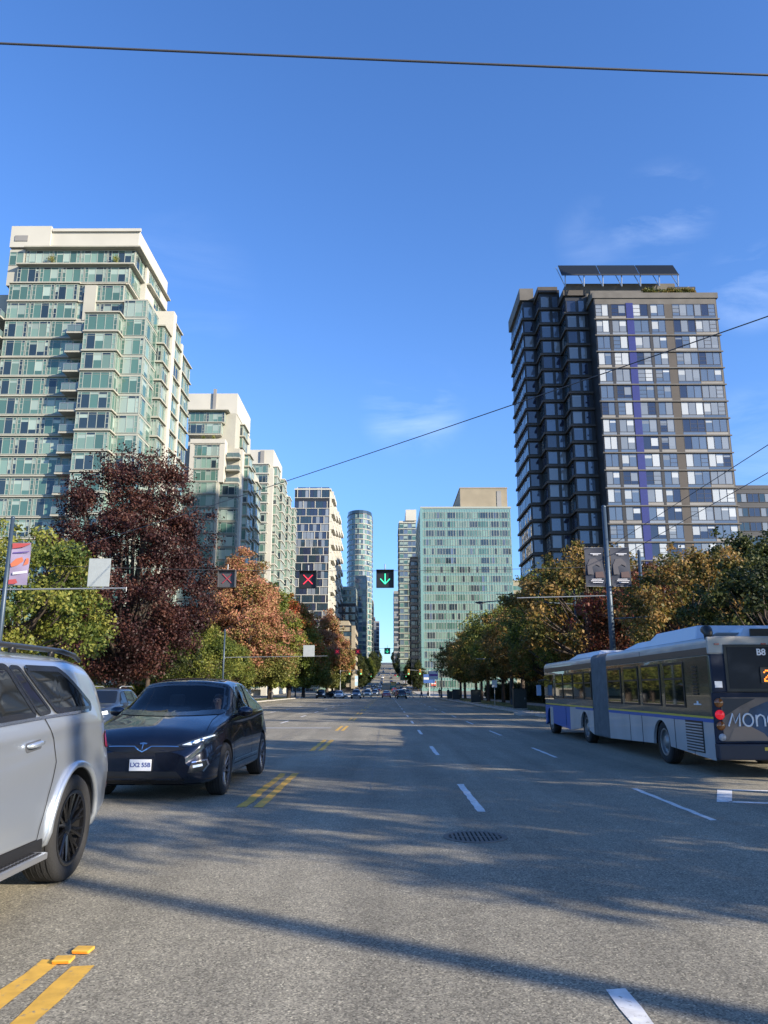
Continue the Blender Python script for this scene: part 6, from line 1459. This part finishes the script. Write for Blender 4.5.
# manhole grate and raised markers
e = empty('manhole_cover', (.98, 9.18, 0)); uid(e, 'round iron grate in the near lane with long slots', 'manhole')
M_IRON = mat('cast_iron', (.12, .115, .105), .6, .5, var=.3, vscale=20)
d_ = MB(); d_.lathe([(.001, .0042), (.30, .0042)], M_TREAD, 40); d_.build('shaft', e)
rg = MB(); rg.lathe([(.36, .0005), (.355, .009), (.30, .009), (.295, .0045)], M_IRON, 48); rg.build('frame', e, smooth=False)
for i in range(11):
    x = -.25 + i * .05; hl = math.sqrt(.297 ** 2 - x * x); MB().box(x - .014, x + .014, -hl, hl, .0045, .0095, M_IRON).build('grate_bar', e)
MB().box(-.297, .297, -.012, .012, .0046, .0085, M_IRON).build('cross_bar', e)
for i, (x, y) in enumerate(((-1.955, 5.13), (-1.905, 5.31))):
    e = empty('road_stud', (x, y, .004), R(4 - 6 * i)); uid(e, ['yellow raised road stud at the end of the near centre line, left of the pair', 'yellow raised road stud just beyond the other one at the near centre line'][i], 'road stud')
    b = MB(); b.prism([(-.055, -.05), (.055, -.05), (.055, .05), (-.055, .05)], 0, .019, M_YEL); o_ = b.build('body', e, bevel=.007); MB().box(-.045, .045, -.056, -.050, .003, .015, mat('amber_reflector', (.75, .22, .02), .2)).build('reflector', e)

# ---------------------------------------------------------------- people
M_SKIN = mat('skin', (.56, .35, .27), .5, var=.08, vscale=12); M_HAIRB = mat('brown_hair', (.05, .028, .015), .6); M_HAIRD = mat('dark_hair', (.012, .01, .009), .6)
def skin_mesh(name, nodes, edges, m, sub=2):
    """nodes: key -> (pos, radius); grown into one surface"""
    keys = list(nodes); me = bpy.data.meshes.new(name); me.from_pydata([nodes[k][0] for k in keys], [(keys.index(a), keys.index(b)) for a, b in edges], [])
    o = bpy.data.objects.new(name, me); COL.objects.link(o); md = o.modifiers.new('s', 'SKIN'); md.use_smooth_shade = True
    for i, k in enumerate(keys):
        r_ = nodes[k][1]; sv_ = me.skin_vertices[0].data[i]; sv_.radius = (r_, r_) if not hasattr(r_, '__len__') else r_; sv_.use_root = (i == 0)
    s2 = o.modifiers.new('u', 'SUBSURF'); s2.levels = sub; s2.render_levels = sub
    dg = bpy.context.evaluated_depsgraph_get(); me2 = bpy.data.meshes.new_from_object(o.evaluated_get(dg)); bpy.data.objects.remove(o); me2.materials.clear(); me2.materials.append(m)
    me2.polygons.foreach_set('use_smooth', [True] * len(me2.polygons)); me2.name = name; return me2
def ell(name, parent, loc, rad, m, n=20, rings=12, cutz=None, bump=None):
    mb = MB(); pr = []
    for i in range(rings + 1): t = math.pi * i / rings; pr.append((max(math.sin(t), .001), -math.cos(t)))
    if cutz is not None: pr = [(r_, z) for r_, z in pr if z >= cutz]
    mb.lathe(pr, m, n, Matrix.Translation(loc) @ Matrix.Diagonal((*rad, 1))); return mb.build(name, parent, smooth=True)
def hand(nodes, edges, wrist, pre, d, side, curl):
    """palm, four unequal bent fingers and a thumb from the side of the palm; d = pointing direction, side = towards the thumb"""
    d = Vector(d).normalized(); sd_ = Vector(side).normalized(); nrm = d.cross(sd_).normalized() * curl
    W = Vector(wrist); pm = W + d * .055; nodes[pre + 'p'] = (tuple(pm), (.026, .020)); edges.append((pre + 'w', pre + 'p'))
    kn = W + d * .085; nodes[pre + 'k'] = (tuple(kn), (.028, .014)); edges.append((pre + 'p', pre + 'k'))
    for i, (off, ln) in enumerate(((.030, .040), (.010, .046), (-.010, .042), (-.029, .033))):
        a = kn + sd_ * off + d * .012; b = a + (d * .75 + nrm * .65).normalized() * ln; c = b + (d * .1 + nrm).normalized() * ln * .6; e_ = c + (-d * .5 + nrm * .7).normalized() * ln * .4
        ks = [f'{pre}f{i}{q}' for q in 'abcd']; 
        for k_, p_, r_ in zip(ks, (a, b, c, e_), (.0095, .0088, .008, .007)): nodes[k_] = (tuple(p_), r_)
        edges += [(pre + 'k', ks[0]), (ks[0], ks[1]), (ks[1], ks[2]), (ks[2], ks[3])]
    a = W + d * .035 + sd_ * .034; b = a + (sd_ * .7 + d * .5 + nrm * .4).normalized() * .034; c = b + (d * .6 + nrm * .7).normalized() * .028
    for k_, p_, r_ in zip(('t0', 't1', 't2'), (a, b, c), (.012, .0105, .009)): nodes[pre + k_] = (tuple(p_), r_)
    edges += [(pre + 'p', pre + 't0'), (pre + 't0', pre + 't1'), (pre + 't1', pre + 't2')]
def head_parts(e, c, yaw, hair, long_hair=True):
    """c: head centre; looks towards -Y turned by yaw"""
    h = empty('head_details', c, yaw, e) if False else None
    Mh = Matrix.Translation(c) @ Matrix.Rotation(yaw, 4, 'Z')
    def at(x, y, z): return Mh @ Vector((x, y, z))
    for sx in (-1, 1):
        ell('eye', e, at(sx * .032, -.088, .008), (.012, .006, .007), M_BLACK, 10, 6); ell('ear', e, at(sx * .080, .005, .0), (.012, .022, .032), M_SKIN, 10, 8)
    mb = MB(); mb.tube([at(0, -.090, .018), at(0, -.108, -.018), at(0, -.096, -.03)], [.007, .013, .009], M_SKIN, 8); mb.build('nose', e, smooth=True)
    ell('mouth', e, at(0, -.086, -.052), (.024, .006, .006), mat('lips', (.32, .10, .09), .5), 10, 6)
    ell('hair', e, at(0, .036, .034), (.086, .088, .094), hair, 20, 14, cutz=-.3 if not long_hair else -.6)
    if long_hair:
        b = MB(); 
        for sx in (-1, 1): b.tube([at(sx * .07, .01, .05), at(sx * .088, .02, -.03), at(sx * .085, .03, -.12), at(sx * .07, .04, -.2)], [.02, .028, .026, .012], hair, 8)
        b.tube([at(0, .07, .03), at(0, .085, -.08), at(0, .07, -.2)], [.05, .065, .04], hair, 10); b.build('hair', e, smooth=True)
# the driver, seated behind the wheel
# far bus coming down the hill
bt = empty('city_bus', (2.6, 330, float(hill(330)))); uid(bt, 'teal and yellow city bus far up the street near the green signal', 'bus'); M_TEALP = mat('bus_teal', (.05, .25, .28), .4)
MB().box(-1.25, 1.25, 0, 11, .4, 3.1, M_TEALP).build('body', bt, bevel=.12); MB().box(-1.05, 1.05, -.03, -.005, 1.5, 2.5, M_CARGL).build('rear_window', bt); MB().box(-1.1, 1.1, -.04, -.005, 2.6, 2.95, M_TY).build('route_display', bt)
for yy in (2.2, 8.6):
    for sx in (-1, 1): wheel(bt, sx * 1.12, yy, .48, .28, sx, .29, M_RIMS, style='truck')
dr = empty('person', (tz.e.location.x, tz.e.location.y, 0), tz.e.rotation_euler.z); uid(dr, 'driver with brown hair at the wheel of the dark blue car', 'person')
cxd, cyd = .40, .26
nd = {'pel': ((cxd, cyd, .82), (.15, .12)), 'bel': ((cxd, cyd + .02, .96), (.14, .11)), 'chest': ((cxd, cyd + .03, 1.12), (.16, .11)), 'neck0': ((cxd, cyd + .02, 1.23), .065), 'neck1': ((cxd, cyd, 1.29), .052), 'h0': ((cxd, cyd - .015, 1.345), (.066, .075)), 'h1': ((cxd, cyd - .01, 1.41), (.078, .092)), 'h2': ((cxd, cyd, 1.455), (.06, .07))}
ed = [('pel', 'bel'), ('bel', 'chest'), ('chest', 'neck0'), ('neck0', 'neck1'), ('neck1', 'h0'), ('h0', 'h1'), ('h1', 'h2')]
for sx, pre in ((-1, 'R'), (1, 'L')):
    nd[pre + 's'] = ((cxd + sx * .17, cyd + .02, 1.17), .058); nd[pre + 'e'] = ((cxd + sx * .24, cyd - .14, .95), .043); nd[pre + 'w'] = ((cxd + sx * .19, -.40, 1.03), (.027, .022))
    nd[pre + 'hip'] = ((cxd + sx * .10, cyd - .06, .79), .085); nd[pre + 'kn'] = ((cxd + sx * .13, cyd - .48, .86), .062); nd[pre + 'an'] = ((cxd + sx * .11, cyd - .80, .56), .04); nd[pre + 'ft'] = ((cxd + sx * .11, cyd - .94, .55), .035)
    ed += [('chest', pre + 's'), (pre + 's', pre + 'e'), (pre + 'e', pre + 'w'), ('pel', pre + 'hip'), (pre + 'hip', pre + 'kn'), (pre + 'kn', pre + 'an'), (pre + 'an', pre + 'ft')]
    hand(nd, ed, nd[pre + 'w'][0], pre, (0, -.8, .5), (-sx, 0, .2), sx)
link('body', skin_mesh('body', nd, ed, M_SKIN), dr)
M_TOP = mat('dark_red_top', (.10, .02, .03), .8); M_TRS = mat('dark_trousers', (.02, .022, .03), .8)
big = lambda k, f: (nd[k][0], tuple(q * f + .006 for q in (nd[k][1] if hasattr(nd[k][1], '__len__') else (nd[k][1],) * 2)))
tk = ['chest', 'bel', 'pel', 'Rs', 'Re', 'Ls', 'Le']; tn = {k: big(k, 1.09) for k in tk}; 
for pre in 'RL': tn[pre + 'c'] = (tuple(Vector(nd[pre + 'e'][0]).lerp(Vector(nd[pre + 'w'][0]), .85)), .036)
tn['nb'] = (tuple(Vector(nd['chest'][0]).lerp(Vector(nd['neck0'][0]), .8)), .085)
link('top', skin_mesh('top', tn, [('chest', 'bel'), ('bel', 'pel'), ('chest', 'Rs'), ('Rs', 'Re'), ('Re', 'Rc'), ('chest', 'Ls'), ('Ls', 'Le'), ('Le', 'Lc'), ('chest', 'nb')], M_TOP), dr)
tn = {k: big(k, 1.1) for k in ('pel', 'Rhip', 'Rkn', 'Lhip', 'Lkn')}; 
for pre in 'RL': tn[pre + 'an'] = (nd[pre + 'an'][0], .05)
link('trousers', skin_mesh('trousers', tn, [('pel', 'Rhip'), ('Rhip', 'Rkn'), ('Rkn', 'Ran'), ('pel', 'Lhip'), ('Lhip', 'Lkn'), ('Lkn', 'Lan')], M_TRS), dr)
head_parts(dr, Vector((cxd, cyd - .01, 1.40)), R(0), M_HAIRB)
def pedestrian(x, y, rz, topm, legm, hairm, label, stride=.22, H=1.0, lh=False):
    e = empty('person', (x, y, (.12 if (x < KL or x > KR) and y < 160 else float(hill(y)) + (.12 if x > KR and y > 184 else .0))), rz); e.scale = (H, H, H); uid(e, label, 'person', 'pedestrians at the right corner of the junction')
    n_ = {'pel': ((0, 0, .95), (.15, .11)), 'bel': ((0, 0, 1.10), (.13, .095)), 'chest': ((0, .01, 1.32), (.17, .115)), 'nk': ((0, 0, 1.48), .055), 'h0': ((0, -.02, 1.56), (.066, .075)), 'h1': ((0, -.015, 1.64), (.078, .094)), 'h2': ((0, 0, 1.70), (.06, .07))}
    e_ = [('pel', 'bel'), ('bel', 'chest'), ('chest', 'nk'), ('nk', 'h0'), ('h0', 'h1'), ('h1', 'h2')]
    for sx, pre in ((-1, 'R'), (1, 'L')):
        f = -sx * stride
        n_[pre + 's'] = ((sx * .18, .01, 1.40), .06); n_[pre + 'e'] = ((sx * .23, -f * .35 + .02, 1.12), .043); n_[pre + 'w'] = ((sx * .22, -f * .8 - .06, .88), (.027, .02))
        n_[pre + 'hip'] = ((sx * .095, 0, .90), .095); n_[pre + 'kn'] = ((sx * .10, f * .7 - .03, .49), .062); n_[pre + 'an'] = ((sx * .10, f * 1.5 + .02, .09), .042); n_[pre + 'ft'] = ((sx * .115, f * 1.5 - .13, .04), .036)
        e_ += [('chest', pre + 's'), (pre + 's', pre + 'e'), (pre + 'e', pre + 'w'), ('pel', pre + 'hip'), (pre + 'hip', pre + 'kn'), (pre + 'kn', pre + 'an'), (pre + 'an', pre + 'ft')]
        hand(n_, e_, n_[pre + 'w'][0], pre, (0, -.15, -1), (0, -1, .1), sx)
    link('body', skin_mesh('body', n_, e_, M_SKIN, 1), e)
    g2 = lambda k, f=1.12: (n_[k][0], tuple(q * f + .008 for q in (n_[k][1] if hasattr(n_[k][1], '__len__') else (n_[k][1],) * 2)))
    t_ = {k: g2(k) for k in ('chest', 'bel', 'pel', 'Rs', 'Re', 'Ls', 'Le')}
    for pre in 'RL': t_[pre + 'c'] = (tuple(Vector(n_[pre + 'e'][0]).lerp(Vector(n_[pre + 'w'][0]), .88)), .04)
    link('top', skin_mesh('top', t_, [('chest', 'bel'), ('bel', 'pel'), ('chest', 'Rs'), ('Rs', 'Re'), ('Re', 'Rc'), ('chest', 'Ls'), ('Ls', 'Le'), ('Le', 'Lc')], topm, 1), e)
    t_ = {k: g2(k) for k in ('pel', 'Rhip', 'Rkn', 'Lhip', 'Lkn')}
    for pre in 'RL': t_[pre + 'an'] = (n_[pre + 'an'][0], .055)
    link('trousers', skin_mesh('trousers', t_, [('pel', 'Rhip'), ('Rhip', 'Rkn'), ('Rkn', 'Ran'), ('pel', 'Lhip'), ('Lhip', 'Lkn'), ('Lkn', 'Lan')], legm, 1), e)
    for pre in 'RL': a = n_[pre + 'ft'][0]; MB().box(a[0] - .048, a[0] + .048, a[1] - .1, a[1] + .19, 0, .085, M_BLACK).build('shoe', e, bevel=.03)
    head_parts(e, Vector((0, -.015, 1.63)), 0, hairm, lh)
MW, MBk, MRd, MBl = mat('white_shirt', (.6, .6, .58), .8), mat('black_coat', (.015, .015, .017), .8), mat('red_coat', (.35, .03, .03), .8), mat('blue_jeans', (.03, .05, .10), .8)
for a in ((4.9, 160.6, 90, MW, MW, M_HAIRB, 'pedestrian in white clothes on the crosswalk', .22, 1.08), (7.0, 161.5, 90, MBk, MBl, M_HAIRD, 'pedestrian in a black coat and jeans on the crosswalk', .2, 1.05), (8.3, 160.2, -90, MRd, MBk, M_HAIRD, 'pedestrian in a red coat stepping onto the crosswalk', .2, 1.0), (10.4, 157, 160, MBk, MBk, M_HAIRB, 'pedestrian all in black waiting at the corner', .03, 1.05), (11.6, 150, 0, MBl, MBk, M_HAIRD, 'pedestrian in a blue top walking on the right pavement', .2, 1.0)):
    pedestrian(a[0], a[1], R(a[2]), *a[3:])
